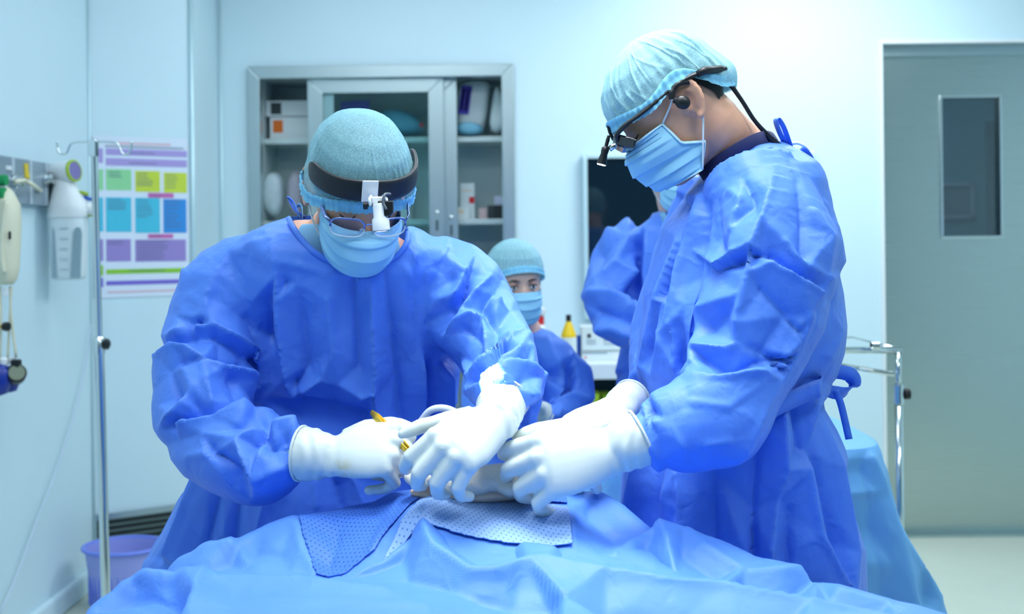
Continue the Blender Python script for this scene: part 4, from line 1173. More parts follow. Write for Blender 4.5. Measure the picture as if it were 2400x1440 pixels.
def cap_rings(Mx, zf, zb, off, pleat, n=420, rows=40, seed=0, puff=None, top=0.012, streaks=()):
    """dome over the skull from a tilted rim (front height zf, back height zb) to the crown"""
    r = np.random.RandomState(seed)
    ph = r.uniform(0, 2 * PI, 8); fr = r.randint(11, 46, 8); am = r.uniform(0.3, 1, 8)
    rings = []
    for k in range(rows + 1):
        t = k / rows
        ring = []
        for i in range(n):
            a = 2 * PI * i / n
            zr = rim_z(a, zf, zb)
            tt = math.sin(t * PI / 2)
            z = zr + (0.1248 - zr) * tt
            o = off + top * tt + (puff(a, t) if puff else 0)
            w = sum(am[j] * math.sin(fr[j] * a + ph[j] + 2.5 * t * math.sin(3 * a + ph[j])) for j in range(8)) / 3.0
            o += pleat * w * (1 - t) ** 1.6 * (1 - math.exp(-14 * t - 0.15))
            for (ak, tilt, t0, t1, h) in streaks:
                da = math.atan2(math.sin(a - ak - tilt * t), math.cos(a - ak - tilt * t))
                if abs(da) < 0.1 and t0 < t < t1:
                    o += h * max(0.0, 1 - abs(da) / (0.035 * (1.15 - t))) * math.sin(PI * (t - t0) / (t1 - t0)) ** 0.6
            p = head_point(a, z)
            ring.append(Mx @ (p + skull_normal(p) * o))
        rings.append(ring)
    return rings

def make_cap(par, Mx, zf, zb, off=0.008, pleat=0.0022, seed=0, puff=None, frill=0.012, hair=True, top=0.012, earlift=0.0, streaks=(), cloth='cap'):
    EARLIFT[0] = earlift
    rings = cap_rings(Mx, zf, zb, off, pleat, seed=seed, puff=puff, top=top, streaks=streaks)
    m = MB(); m.loft(rings, False, True)
    cap = m.build('surgical_cap', M[cloth], par, smooth=True)
    # gathered elastic edge and frill
    n = 300
    fr = []
    r = np.random.RandomState(seed + 5)
    ph = r.uniform(0, 6.3, 4)
    for t, o, dz in ((0.0, off + 0.003, 0.012), (0.25, off + 0.006, 0.007), (0.5, off + 0.0035, 0.002), (0.7, off + 0.004, -0.002), (1.0, off + 0.006, -frill * 0.75)):
        ring = []
        for i in range(n):
            a = 2 * PI * i / n
            zr = rim_z(a, zf, zb) + dz
            w = math.sin(60 * a + ph[0]) * 0.6 + math.sin(37 * a + ph[1]) * 0.5 + 0.4 * math.sin(13 * a + ph[2])
            p = head_point(a, zr, o + 0.0016 * w * (0.5 + abs(t - 0.5)) + (puff(a, 0) if puff else 0))
            p.z += 0.0007 * math.cos(60 * a) * t
            ring.append(Mx @ p)
        fr.append(ring)
    m = MB(); m.loft(fr, False, False)
    m.build('gathered_edge', M['cap_band'], cap, smooth=True)
    if hair:
        rg = []
        for k in range(15):
            t = k / 14
            rw = []
            for i in range(48):
                a = 2 * PI * i / 48
                zr = rim_z(a, zf, zb) + 0.006 - 0.028 * max(0.0, -math.cos(a)) ** 0.7 * (1 + 0.25 * math.sin(9 * a))
                p = head_point(a, zr + (0.1248 - zr) * math.sin(t * PI / 2))
                rw.append(Mx @ (p + skull_normal(p) * 0.003))
            rg.append(rw)
        m = MB(); m.loft(rg, False, True); m.build('hair', M['hair'], par, smooth=True)
    return cap

def make_mask(par, Mx, side=((0, 0.069, 0.040, -0.014), (1, 0.061, 0.026, -0.086)), center=((0.1115, -0.010), (0.125, -0.022), (0.131, -0.036), (0.130, -0.060), (0.126, -0.082), (0.114, -0.106), (0.094, -0.117)), pleats=3, loops=True, seed=0, tail=True):
    nu, nv = 61, 57
    C = np.array([tuple(p) for p in spline([(0, y, z) for y, z in center], 8)])
    d = np.r_[0, np.cumsum(np.linalg.norm(np.diff(C, axis=0), axis=1))]
    d /= d[-1]
    r = np.random.RandomState(seed)
    G = np.zeros((nv, nu, 3))
    for j in range(nv):
        v = j / (nv - 1)
        yc = np.interp(v, d, C[:, 1]); zc = np.interp(v, d, C[:, 2])
        S = np.array([np.interp(v, [q[0] for q in side], [q[k] for q in side]) for k in (1, 2, 3)])
        for i in range(nu):
            u = -1 + 2 * i / (nu - 1)
            th = u * PI / 2
            x = S[0] * math.copysign(abs(math.sin(th)) ** 0.92, u)
            k = (1 - abs(math.cos(th)) ** 0.85)
            y = yc + (S[1] - yc) * k
            z = zc + (S[2] - zc) * k ** 0.9
            # pleats step outwards one under the other; they close towards the side seams
            f = (v * (pleats + 1.3)) % 1.0
            o = 0.0042 * (f ** 1.6) * (1 - abs(u) ** 6) * (1 if 0.16 < v < 0.93 else 0.15)
            o += 0.0014 * math.sin(9 * u + 7 * v + seed) * (1 - v) * abs(u) + 0.0012 * math.sin(5 * v * PI + 4 * abs(u))
            nrm = np.array([math.sin(th) * 0.9, math.cos(th), -0.5 * (v - 0.5)])
            G[j, i] = np.array([x, y, z]) + nrm / np.linalg.norm(nrm) * o
    vs = [Mx @ Vector(p) for p in G.reshape(-1, 3)]
    fs = [(j * nu + i, j * nu + i + 1, (j + 1) * nu + i + 1, (j + 1) * nu + i) for j in range(nv - 1) for i in range(nu - 1)]
    k = link('face_mask', vs, fs, M['mask'], par, True, solid=0.0014)
    # seam bands
    def strip(path, w, name='mask_seam'):
        m = MB(); m.tube([Mx @ Vector(p) for p in path], w, 6, flat=0.35); m.build(name, M['mask_stitch'] if name == 'stitch_line' else M['mask_edge'], k, smooth=True)
    strip([G[0, i] + np.array([0, 0.0008, 0]) for i in range(0, nu, 2)], 0.0022)
    strip([G[nv - 1, i] for i in range(0, nu, 2)], 0.0018)
    for i in (0, nu - 1):
        strip([G[j, i] for j in range(0, nv, 2)], 0.0032)
    for j in (4, 8):
        strip([G[j, i] + np.array([0, 0.0011, 0]) for i in range(3, nu - 3)], 0.0007, 'stitch_line')
    if loops:
        for s, i in ((-1, 0), (1, nu - 1)):
            e = Vector((s * 0.080, -0.020, 0.030)); eb = Vector((s * 0.083, -0.030, -0.004)); el = Vector((s * 0.080, -0.020, -0.034))
            a, b = Vector(G[0, i]), Vector(G[nv - 1, i])
            m = MB(); m.tube([Mx @ p for p in spline([a, a.lerp(e, 0.5) + Vector((s * 0.006, 0, 0)), Vector((s * 0.0815, -0.004, 0.032)), e, eb, el, b.lerp(el, 0.5) + Vector((s * 0.004, 0, 0)), b], 5)], 0.0017, 6)
            m.build('ear_loop', M['elastic'], k, smooth=True)
    return k
M['mask_edge'] = mat('mask seam', (186, 228, 248), 0.7); M['mask_stitch'] = mat('mask stitching', (70, 130, 180), 0.7)

def head_matrix(px, py, d, yaw, pitch, roll, scale=0.97):
    return Matrix.Translation(at(px, py, d)) @ Matrix.Rotation(math.radians(yaw), 4, 'Z') @ Matrix.Rotation(math.radians(-pitch), 4, 'X') @ Matrix.Rotation(math.radians(roll), 4, 'Y') @ Matrix.Scale(scale, 4)
# ================================================================== the two surgeons
def tint_rows(rows, dd=0.0):
    return [px_ring(y, a, b, d + dd, th) for (y, a, b, d, th) in rows]

def make_gown(par, name, torso, arms, balls=(), voxel=0.0042, reliefs=None, mt=None, smooth=5, floor_z=(0.45, 0.26), flare=(1.08, 1.14), pinches=None, gain=1.7, cut=None):
    """one gown surface: torso rings and sleeves fused into a continuous cloth, then faceted folds pressed into it.
    reliefs: torso relief, then one per arm; each a function of pixel positions"""
    m = MB()
    rings = tint_rows(torso)
    for z, k in zip(floor_z, flare):
        rings.append(z_ring(rings[len(torso) - 1], z, k))
    m.loft(rings)
    paths = [limb(m, a) for a in arms]
    for (x, y, d, r) in balls:
        ball(m, at(x, y, d), r)
    V, fs = fuse(m, voxel, smooth)
    if reliefs:
        N = normals_of(V, fs)
        Q = project(V)
        pc_ = list(pinches or []) + [None] * 4
        h = reliefs[0](Q) if reliefs[0] else np.zeros(len(V))
        if pc_[0]:
            h = h + pinch(Q, pc_[0], 13, 0.0028)
        front = ease(0.25, -0.25, N[:, 1])
        back = 0.004 * np.abs(noise3(V, 16, 3)) + 0.003 * np.abs(noise3(V, 33, 4))
        for (path, rad), rf, pc in zip(paths, reliefs[1:], pc_[1:]):
            t, dd = along(V, path, rad)
            w = ease(1.55, 1.15, dd) * ease(0.02, 0.16, t)
            if rf is not None:
                end = ease(1.0, 0.88, t)
                h = h * (1 - w) + end * (rf(Q) + (pinch(Q, pc, 13, 0.0028) if pc else 0)) * w
        disp = h * gain * front + back * (1 - front)
        V = V + N * disp[:, None]
        V = relax(V, fs, 1, 0.25)
    if cut:
        poly, dmax = cut
        Q = project(V)
        hole = in_poly(Q, poly) & (V[:, 1] < dmax)
        fs = [f for f in fs if not all(hole[i] for i in f)]
        used = np.unique(np.concatenate([np.array(f) for f in fs])); mp = -np.ones(len(V), int); mp[used] = np.arange(len(used))
        V = V[used]; fs = [tuple(mp[i] for i in f) for f in fs]
    o = link(name, V, fs, mt or M['gown'], par, True)
    return o, paths, V

def make_body(par, HM, neck, torso, arms, skin, hip, feet, voxel=0.004):
    """one continuous figure under the clothes: head, neck, trunk, tapered arms and legs"""
    m = MB()
    head_solid(m, HM)
    s0 = HM.to_scale()[0]
    n0 = HM @ Vector((0, -0.022, -0.03)); n1 = HM @ Vector((0, -0.030, -0.075))
    e = at(*neck[:3])
    m.tube(spline([n0, n1, n1.lerp(e, 0.55) + Vector((0, 0.004, 0)), e], 5), [0.058] * 5 + [0.056] * 6 + [0.062] * 5, 24)
    rings = []
    for (y, a, b, d, th) in torso:
        c = (a + b) / 2; w = (b - a) / 2 * 0.72
        rings.append(px_ring(y + 10, c - w, c + w, d + 0.004, th * 0.70))
    m.loft(rings)
    for a in arms:
        limb(m, [(x, y, d, max(0.022, r * 0.40)) for x, y, d, r in a[:-1]])
    hp = Vector(hip)
    for f in feet:
        f = Vector(f)
        k = hp.lerp(f, 0.5) + Vector((0, -0.02, 0)); k.x = f.x
        m.tube(spline([(f.x, hp.y, hp.z + 0.04), tuple(k), (f.x, f.y, 0.10)], 6), [0.085 - 0.045 * i / 12 for i in range(13)], 16)
    V, fs = fuse(m, voxel, 4)
    o = link('body', V, fs, [skin, M['scrub']], par, True)
    zc = np.array([V[f[0], 2] for f in fs])
    o.data.polygons.foreach_set('material_index', (zc < hp.z + 0.22).astype(np.int32))
    return o

def shoe(par, x, y, ang):
    R = rot(0, 0, ang)
    rings = []
    for (u, w, h) in ((-0.09, 0.02, 0.03), (-0.08, 0.034, 0.07), (-0.03, 0.038, 0.085), (0.03, 0.042, 0.07), (0.09, 0.045, 0.05), (0.14, 0.04, 0.035), (0.165, 0.015, 0.02)):
        ring = []
        for i in range(14):
            t = 2 * PI * i / 14
            ring.append(R @ Vector((w * math.cos(t), u, max(0.0, h * 0.5 + h * 0.55 * math.sin(t)))) + Vector((x, y, 0)))
        rings.append(ring)
    m = MB(); m.loft(rings); m.build('shoe', M['shoe'], par, smooth=True)
M['shoe'] = mat('dark clogs', (40, 60, 90), 0.5)

# ---------------------------------------------------------------- left surgeon
HL = head_matrix(838, 440, 1.88, 180 + 19, 35, 0)
L_TORSO = [(506, 672, 790, 2.02, 0.05), (522, 640, 900, 2.01, 0.10), (545, 596, 985, 2.00, 0.125), (585, 540, 1065, 2.01, 0.145), (640, 512, 1105, 2.02, 0.15), (720, 520, 1100, 2.04, 0.15), (820, 545, 1075, 2.06, 0.145),
           (930, 560, 1055, 2.09, 0.145), (1040, 490, 1055, 2.13, 0.16), (1150, 425, 1070, 2.16, 0.185), (1300, 345, 1105, 2.19, 0.205)]
L_ARM_R = [(650, 690, 2.03, 0.095), (565, 680, 2.00, 0.095), (508, 740, 1.98, 0.082), (488, 810, 1.95, 0.080), (478, 890, 1.92, 0.086), (472, 965, 1.88, 0.080), (530, 1045, 1.83, 0.074), (605, 1072, 1.79, 0.076), (660, 1066, 1.76, 0.056), (690, 1064, 1.746, 0.040), (706, 1064, 1.74, 0.027), (730, 1064, 1.735, 0.024)]
L_ARM_L = [(980, 680, 2.03, 0.095), (1058, 685, 2.00, 0.094), (1118, 758, 1.96, 0.080), (1158, 830, 1.89, 0.068), (1180, 890, 1.80, 0.056), (1186, 925, 1.73, 0.044), (1184, 945, 1.69, 0.034)]
L_T_CREASE = [
    [(925, 598, -2), (955, 640, 6), (991, 683, 10), (990, 745, 4), (990, 800, 6), (988, 900, 10), (986, 990, 8)],
    [(972, 600, 8), (975, 660, 4)], [(1005, 705, -6), (1012, 800, -12), (1008, 900, -14), (1006, 980, -10)],
    [(990, 703, 9), (1044, 712, 5)], [(994, 745, 2), (1038, 828, 10)], [(1043, 700, 4), (1040, 830, 12), (1036, 940, 14), (1032, 990, 10)],
    [(868, 660, 3), (872, 760, 9), (876, 880, 12), (876, 990, 10), (880, 1080, 8)], [(900, 640, -2), (915, 760, -6), (930, 880, -9), (940, 980, -6)],
    [(830, 640, -4), (838, 760, -6), (842, 860, -5)], [(848, 930, 8), (872, 912, 14), (880, 935, 4)],
    [(654, 640, 8), (655, 700, 12), (662, 780, 13), (676, 880, 12), (690, 930, 5)], [(630, 700, -6), (622, 780, -16), (606, 880, -20)],
    [(700, 660, 2), (712, 760, -5), (722, 860, -6)], [(692, 898, -4), (716, 912, 10), (748, 888, 9)], [(700, 940, -10), (780, 960, -16), (860, 975, -14)],
    [(640, 560, 3), (648, 610, 9), (668, 665, -2)], [(700, 620, 6), (760, 640, 2), (840, 650, 6)], [(770, 700, 6), (782, 820, 7), (790, 900, 3)],
    [(560, 590, 4), (600, 575, 6), (640, 565, 3)], [(560, 640, -3), (600, 700, 4)],
    [(610, 1010, 6), (640, 1120, 8), (600, 1280, 10)], [(560, 1110, -6), (540, 1300, -8)], [(480, 1080, 6), (445, 1180, 10), (400, 1300, 12)], [(520, 1100, -4), (470, 1300, -10)], [(455, 1090, -8), (420, 1200, -6), (370, 1310, -4)],
    [(740, 1130, 6), (745, 1180, 8)], [(790, 1140, -6), (800, 1190, -6)], [(830, 1120, 7), (850, 1180, 8)]]
L_A_CREASE = [
    [(560, 565, 2), (505, 650, 6), (485, 715, 8), (470, 745, 4)], [(440, 640, 6), (428, 690, 2), (412, 740, 0)],
    [(470, 752, -6), (500, 768, 8), (545, 795, 10), (600, 835, 10), (612, 848, 4)], [(462, 768, 6), (510, 790, -8), (560, 812, -9), (600, 848, -6)],
    [(392, 790, 2), (420, 778, 6), (455, 760, -4)], [(385, 815, -6), (425, 800, -8), (450, 790, -10)],
    [(370, 835, 4), (415, 815, 12), (440, 820, 10), (475, 845, 8), (520, 860, 8), (572, 872, 12), (598, 890, 8)],
    [(430, 850, -4), (520, 845, -12), (590, 855, -10)],
    [(475, 850, 8), (482, 900, 12), (495, 950, 6)], [(430, 870, 6), (450, 920, 8), (462, 950, -4)], [(400, 870, -2), (420, 930, -6)],
    [(598, 893, 10), (600, 930, 8), (598, 962, -4)], [(540, 890, -4), (560, 940, -4)],
    [(380, 1000, 2), (412, 972, 10), (432, 950, 10), (470, 962, -8), (490, 950, 2)], [(415, 985, -10), (450, 985, -12), (500, 975, -12)],
    [(430, 990, 12), (500, 985, 6), (580, 962, 12), (640, 962, 10), (690, 985, 8)], [(480, 1020, 4), (560, 1005, -3), (620, 985, -8)],
    [(650, 985, -10), (620, 1005, -14), (600, 1050, -10)], [(610, 1052, 2), (640, 1060, -6)],
    [(452, 1068, 6), (495, 1065, 8), (560, 1030, 6), (600, 1010, 4)], [(560, 1040, 10), (600, 1112, 16), (612, 1060, 6)], [(500, 1060, -4), (560, 1100, -6), (590, 1170, 2)],
    [(600, 1112, 16), (650, 1095, 8), (690, 1095, 2)], [(640, 1000, 8), (680, 1000, 12), (676, 1030, -6), (690, 1040, 4)], [(676, 1060, -6), (690, 1080, 6)]]
L_B_CREASE = [
    [(1040, 600, 6), (1060, 660, -2), (1035, 700, 4)], [(1090, 640, 8), (1070, 690, 10), (1050, 710, 2)], [(1105, 640, -4), (1090, 690, -10), (1060, 730, -8)],
    [(1140, 655, 6), (1110, 690, 8), (1085, 730, 6)], [(1160, 690, -2), (1130, 720, -10), (1100, 780, -8)], [(1165, 710, 10), (1160, 740, 4)],
    [(1150, 715, 8), (1145, 750, -6), (1165, 770, -8), (1140, 790, 8)], [(1050, 790, 4), (1075, 760, 10), (1110, 740, 8), (1130, 745, 2)], [(1090, 770, -8), (1120, 790, -10), (1140, 788, 4)],
    [(1220, 775, 4), (1190, 800, 10), (1150, 840, 10), (1110, 880, 8)], [(1140, 800, 6), (1160, 815, -10), (1120, 860, -12)], [(1180, 815, -12), (1140, 870, -10), (1115, 905, -4)],
    [(1230, 790, 6), (1210, 830, 8)], [(1170, 840, 2), (1172, 870, 0)], [(1140, 890, 6), (1190, 868, 12), (1230, 866, 10), (1262, 880, 8)], [(1130, 875, -6), (1190, 855, -8), (1240, 855, -6)],
    [(1235, 820, 6), (1248, 860, 2)], [(1080, 930, 2), (1110, 910, 8), (1140, 900, 4)], [(1215, 900, -6), (1240, 930, 8), (1262, 925, 4)], [(1060, 840, -6), (1080, 900, -8)]]
tL = tin(L_T_CREASE, (300, 480, 1160, 1460), 60, 4.0, 1, 1.5)
tLa = tin(L_A_CREASE, (340, 540, 740, 1220), 56, 3.0, 2, 1.1)
tLb = tin(L_B_CREASE, (980, 540, 1290, 1060), 46, 3.2, 3, 1.2)
hipL = at(720, 1180, 2.2)
PL = thing('person', 'bowed surgeon in blue gown wearing a black headband lamp and glasses over the operating field', 'person', (hipL.x, 2.2, 0))
make_body(PL, HL, (800, 560, 1.99), L_TORSO, [L_ARM_R, L_ARM_L], M['skin'], (hipL.x, 2.2, 0.9), [(hipL.x - 0.12, 2.22, 0), (hipL.x + 0.12, 2.2, 0)])
face_details(PL, HL, False)
def puffL(a, t):
    return 0.013 * math.exp(-((a - 1.35) / 0.45) ** 2) * math.exp(-(t / 0.16) ** 2) + 0.008 * math.exp(-((a - 5.0) / 0.4) ** 2) * math.exp(-(t / 0.3) ** 2)
make_cap(PL, HL, 0.026, -0.040, off=0.009, pleat=0.0014, seed=3, top=0.006, earlift=0.02, puff=puffL, streaks=[(-0.62 + 0.115 * k + 0.03 * math.sin(5 * k), 0.25 * math.sin(2.1 * k), 0.05, 0.45 + 0.22 * math.sin(3.3 * k), 0.0022 + 0.001 * math.sin(7 * k)) for k in range(13)])
make_mask(PL, HL, seed=1, center=((0.1105, -0.018), (0.124, -0.028), (0.130, -0.044), (0.130, -0.062), (0.126, -0.082), (0.114, -0.106), (0.094, -0.117)))
L_NECK = [(676, 512), (688, 534), (706, 560), (738, 592), (790, 618), (860, 630), (922, 606), (950, 576), (958, 545)]
gownL, pathsL, VgL = make_gown(PL, 'gown', L_TORSO, [L_ARM_R, L_ARM_L], [(606, 1112, 1.79, (0.052, 0.05, 0.046)), (1232, 915, 1.86, (0.026, 0.035, 0.06)), (1240, 965, 1.86, (0.014, 0.03, 0.05))], reliefs=[tL, tLa, tLb], pinches=[L_T_CREASE, L_A_CREASE, L_B_CREASE], cut=(L_NECK + [(958, 470), (676, 470)], 2.05))
m = MB(); m.loft([px_ring(*a) for a in [(526, 706, 900, 2.005, 0.074), (530, 700, 906, 2.005, 0.080), (562, 664, 938, 2.00, 0.103), (604, 630, 975, 2.00, 0.108), (690, 590, 1020, 2.02, 0.095)]]); m.build('scrub_shirt', M['scrub'], PL, smooth=True)
for dx in (-0.12, 0.12):
    shoe(PL, hipL.x + dx, 2.14, 180 + dx * 60)

# ---------------------------------------------------------------- right surgeon
HR = head_matrix(1580, 252, 1.90, 90, 37, 0)
R_TORSO = [(338, 1760, 1840, 1.97, 0.06), (356, 1700, 1868, 1.96, 0.11), (392, 1672, 1905, 1.95, 0.15), (432, 1636, 1924, 1.95, 0.17), (470, 1600, 1936, 1.95, 0.178), (510, 1572, 1944, 1.95, 0.183), (580, 1548, 1952, 1.95, 0.188), (685, 1516, 1962, 1.95, 0.19), (780, 1504, 1960, 1.95, 0.19),
           (870, 1500, 1938, 1.95, 0.185), (920, 1504, 1912, 1.95, 0.18), (1000, 1488, 1940, 1.95, 0.19), (1100, 1466, 1962, 1.95, 0.20), (1250, 1462, 1985, 1.95, 0.21), (1440, 1458, 2012, 1.95, 0.22)]
R_ARM_N = [(1770, 430, 1.86, 0.085), (1795, 520, 1.81, 0.096), (1800, 620, 1.78, 0.102), (1786, 720, 1.76, 0.098), (1762, 812, 1.74, 0.084), (1722, 900, 1.71, 0.074), (1680, 972, 1.68, 0.070), (1620, 1002, 1.66, 0.068), (1560, 1010, 1.65, 0.056), (1528, 1022, 1.645, 0.042), (1508, 1027, 1.64, 0.034), (1485, 1036, 1.638, 0.028)]
R_ARM_F = [(1700, 440, 2.06, 0.08), (1640, 600, 2.08, 0.08), (1580, 760, 2.08, 0.075), (1570, 860, 2.04, 0.07), (1545, 905, 1.98, 0.055), (1512, 918, 1.94, 0.036)]
R_T_CREASE = [
    [(1640, 470, 4), (1590, 640, 8), (1560, 800, 10), (1535, 880, 4)], [(1620, 480, -6), (1570, 680, -8), (1530, 820, -6)], [(1600, 560, 6), (1545, 720, 8), (1515, 860, 8)],
    [(1660, 480, -4), (1650, 560, -12), (1630, 660, -10), (1612, 760, -12), (1600, 860, -8)], [(1640, 640, 6), (1600, 740, 8), (1586, 760, 12), (1592, 860, 8)],
    [(1525, 700, -2), (1555, 705, 10), (1575, 715, 0)], [(1555, 780, 8), (1585, 790, 2)], [(1600, 705, 6), (1640, 690, 8)],
    [(1930, 600, 6), (1940, 720, 10), (1900, 830, 6), (1870, 890, -4)], [(1950, 640, -4), (1965, 780, 4), (1930, 830, 8)], [(1880, 860, -8), (1900, 820, -6)],
    [(1830, 940, 8), (1835, 1100, 12), (1800, 1290, 12), (1795, 1430, 12)], [(1860, 950, -6), (1880, 1050, -10), (1890, 1100, 8), (1910, 1250, 12), (1990, 1400, 8)], [(1780, 1000, -8), (1770, 1200, -14), (1760, 1440, -14)],
    [(1905, 950, 8), (1900, 1060, -4), (1930, 1150, -6), (1960, 1280, -8), (1985, 1440, -6)], [(1925, 960, -2), (1955, 1100, 10), (1985, 1290, 12), (1985, 1440, 6)],
    [(1850, 1200, -6), (1850, 1440, -8)], [(1880, 1110, 6), (1820, 1170, 2)], [(1500, 1060, 4), (1480, 1200, 10)], [(1540, 1100, -8), (1530, 1300, -12)], [(1590, 1110, 6), (1600, 1300, 8)], [(1680, 1110, -4), (1680, 1300, -8)]]
R_A_CREASE = [
    [(1820, 360, 6), (1805, 440, 8), (1785, 520, 10), (1765, 585, 14), (1755, 640, 8), (1730, 760, 10), (1722, 805, 2)],
    [(1765, 588, 14), (1800, 600, -8), (1850, 635, -6), (1915, 672, -2)], [(1768, 600, -4), (1810, 620, 12), (1860, 650, 13), (1912, 684, 10), (1925, 690, 2)], [(1680, 622, 6), (1720, 598, 8), (1760, 594, 4)], [(1672, 632, -6), (1740, 612, -8)],
    [(1900, 500, 6), (1930, 560, 10), (1935, 650, 6)], [(1870, 420, -2), (1885, 520, -6), (1880, 610, -4)], [(1840, 570, 4), (1890, 625, 4), (1935, 640, 2)],
    [(1660, 460, 8), (1680, 470, -4), (1670, 560, -10), (1690, 590, -8)], [(1700, 440, 4), (1740, 470, 10), (1720, 540, 6)], [(1740, 420, -4), (1770, 480, -6)],
    [(1650, 720, 8), (1640, 780, 12), (1632, 860, 8)], [(1660, 770, -6), (1700, 740, -4), (1735, 690, 6)],
    [(1636, 822, 12), (1700, 822, 6), (1722, 808, 2), (1790, 820, -8), (1840, 845, -10)], [(1650, 845, -4), (1700, 870, -10), (1780, 850, -12), (1838, 860, -8)],
    [(1600, 890, 8), (1660, 905, 12), (1700, 895, 12), (1770, 870, 12), (1838, 858, 10)], [(1835, 840, 4), (1866, 800, 6), (1870, 760, 4)], [(1525, 925, 6), (1600, 890, 8), (1640, 855, 4)],
    [(1780, 680, -2), (1840, 740, -4), (1870, 780, -2)], [(1890, 740, 6), (1866, 820, 3), (1830, 890, 2), (1796, 945, 3), (1770, 990, 6), (1736, 1050, 8), (1716, 1070, 6)],
    [(1620, 950, 4), (1700, 960, 6), (1780, 900, 4)], [(1560, 985, 2), (1600, 1040, 6), (1600, 1080, 2)], [(1525, 960, -6), (1540, 990, 6)], [(1520, 1045, 6), (1545, 1080, 8)], [(1650, 1040, 4), (1700, 1030, 6)]]
tR = tin(R_T_CREASE, (1430, 300, 2060, 1500), 60, 3.5, 5, 1.6)
tRa = tin(R_A_CREASE, (1480, 320, 1990, 1140), 70, 2.4, 6, 1.2)
hipR = at(1740, 1100, 1.95)
PR = thing('person', 'tall surgeon in profile with earbud and dark magnifying glasses, blue gown tied behind', 'person', (hipR.x, 1.95, 0))
make_body(PR, HR, (1740, 372, 1.95), R_TORSO, [R_ARM_N, R_ARM_F], M['skin'], (hipR.x, 1.95, 0.9), [(hipR.x, 1.86, 0), (hipR.x, 2.04, 0)])
face_details(PR, HR, False)
def puffR(a, t):
    back = max(0.0, -math.cos(a)) ** 3
    return 0.022 * back * math.exp(-((t - 0.08) / 0.14) ** 2) + 0.006 * max(0, math.cos(a)) * (1 - t)
make_cap(PR, HR, 0.040, -0.028, off=0.010, pleat=0.0028, seed=8, puff=puffR, top=0.004, earlift=0.036, cloth='cap_pale', streaks=[(-2.6 + 0.15 * k + 0.05 * math.sin(5 * k), 0.5 * math.sin(2.3 * k) + 0.3, 0.05 + 0.03 * (k % 3), 0.55 + 0.3 * math.sin(3.3 * k), 0.0028 + 0.0012 * math.sin(7 * k)) for k in range(18)])
make_mask(PR, HR, seed=2, center=((0.1105, -0.010), (0.124, -0.022), (0.130, -0.036), (0.129, -0.056), (0.124, -0.076), (0.114, -0.096), (0.099, -0.106)), side=((0, 0.071, 0.046, -0.010), (0.34, 0.072, 0.041, -0.056), (0.5, 0.068, 0.006, -0.079), (1, 0.062, 0.038, -0.114)))
gownR, pathsR, VgR = make_gown(PR, 'gown', R_TORSO, [R_ARM_N, R_ARM_F], [(1650, 1040, 1.67, (0.055, 0.045, 0.035))], reliefs=[tR, tRa, None], pinches=[R_T_CREASE, R_A_CREASE])
for dy in (-0.09, 0.09):
    shoe(PR, hipR.x - 0.04, 1.95 + dy, 90)
# ================================================================== collars, ties, belt
def strip_mesh(name, path, width, par, mt, ref, thick=0.0012, sub=5, smooth=True):
    """flat ribbon along a path, its width along ref (a vector or one per point)"""
    P = spline(path, sub)
    n = len(P)
    vs, fs = [], []
    for k, p in enumerate(P):
        if isinstance(ref, list):
            f = k / (n - 1) * (len(ref) - 1); i = min(int(f), len(ref) - 2)
            r = Vector(ref[i]).lerp(Vector(ref[i + 1]), f - i)
        else:
            r = Vector(ref)
        t = (P[min(k + 1, n - 1)] - P[max(k - 1, 0)]).normalized()
        r = (r - t * r.dot(t)).normalized()
        w = width[0] + (width[1] - width[0]) * k / (n - 1) if isinstance(width, tuple) else width
        vs += [p - r * w / 2, p, p + r * w / 2]
    for k in range(n - 1):
        for j in range(2):
            a = k * 3 + j
            fs.append((a, a + 1, a + 4, a + 3))
    return link(name, vs, fs, mt, par, smooth, solid=thick)

# left surgeon: pale scrub collar, neckline binding, nape tie
def on_surface(V, pts, r=7):
    """nearest cloth points under the given pixels"""
    Q = project(V); out = []
    for (x, y) in pts:
        d2 = (Q[:, 0] - x) ** 2 + (Q[:, 1] - y) ** 2
        near = np.nonzero(d2 < r * r)[0]
        if not len(near):
            near = [int(np.argmin(d2))]
        dep = min(V[k, 1] for k in near)
        out.append(at(x, y, dep))
    return out
nl = on_surface(VgL, L_NECK, 12)
m = MB(); m.tube(spline(nl, 6), 0.0050, 8, flat=0.8); m.build('neck_binding', M['gown'], gownL, smooth=True)
strip_mesh('nape_tie', [at(716, 512, 2.06), at(690, 492, 2.05), at(676, 466, 2.05), at(688, 474, 2.04), at(700, 502, 2.03)], 0.012, PL, M['gown'], (0.3, -1, 0.3))
strip_mesh('nape_tie', [at(700, 512, 2.05), at(696, 490, 2.05), at(706, 484, 2.04), at(710, 508, 2.03)], 0.014, PL, M['scrub'], (0.3, -1, 0.3))
# right surgeon: navy scrub collar
nr = [at(1652, 430, 1.905), at(1700, 388, 1.865), at(1756, 352, 1.85), at(1806, 336, 1.88), at(1834, 342, 1.95), at(1800, 350, 2.04), at(1720, 392, 2.04), at(1660, 428, 1.96)]
strip_mesh('scrub_collar', nr, 0.045, PR, M['navy'], [(0.0, -0.35, 1), (-0.4, -0.5, 1), (-0.6, -0.4, 1), (-0.8, 0, 1), (-0.5, 0.5, 1), (0, 0.2, 1)], 0.002)
m = MB(); m.tube(spline([at(1640, 440, 1.89), at(1702, 402, 1.835), at(1770, 362, 1.83), at(1820, 345, 1.86), at(1846, 352, 1.95)], 6), 0.003, 8); m.build('neck_binding', M['gown'], gownR, smooth=True)
strip_mesh('nape_tie', [at(1850, 356, 1.93), at(1830, 318, 1.90), at(1818, 286, 1.89), at(1824, 278, 1.89), at(1838, 300, 1.895), at(1856, 352, 1.92)], 0.010, PR, M['gown'], (0.6, -0.8, 0.1))
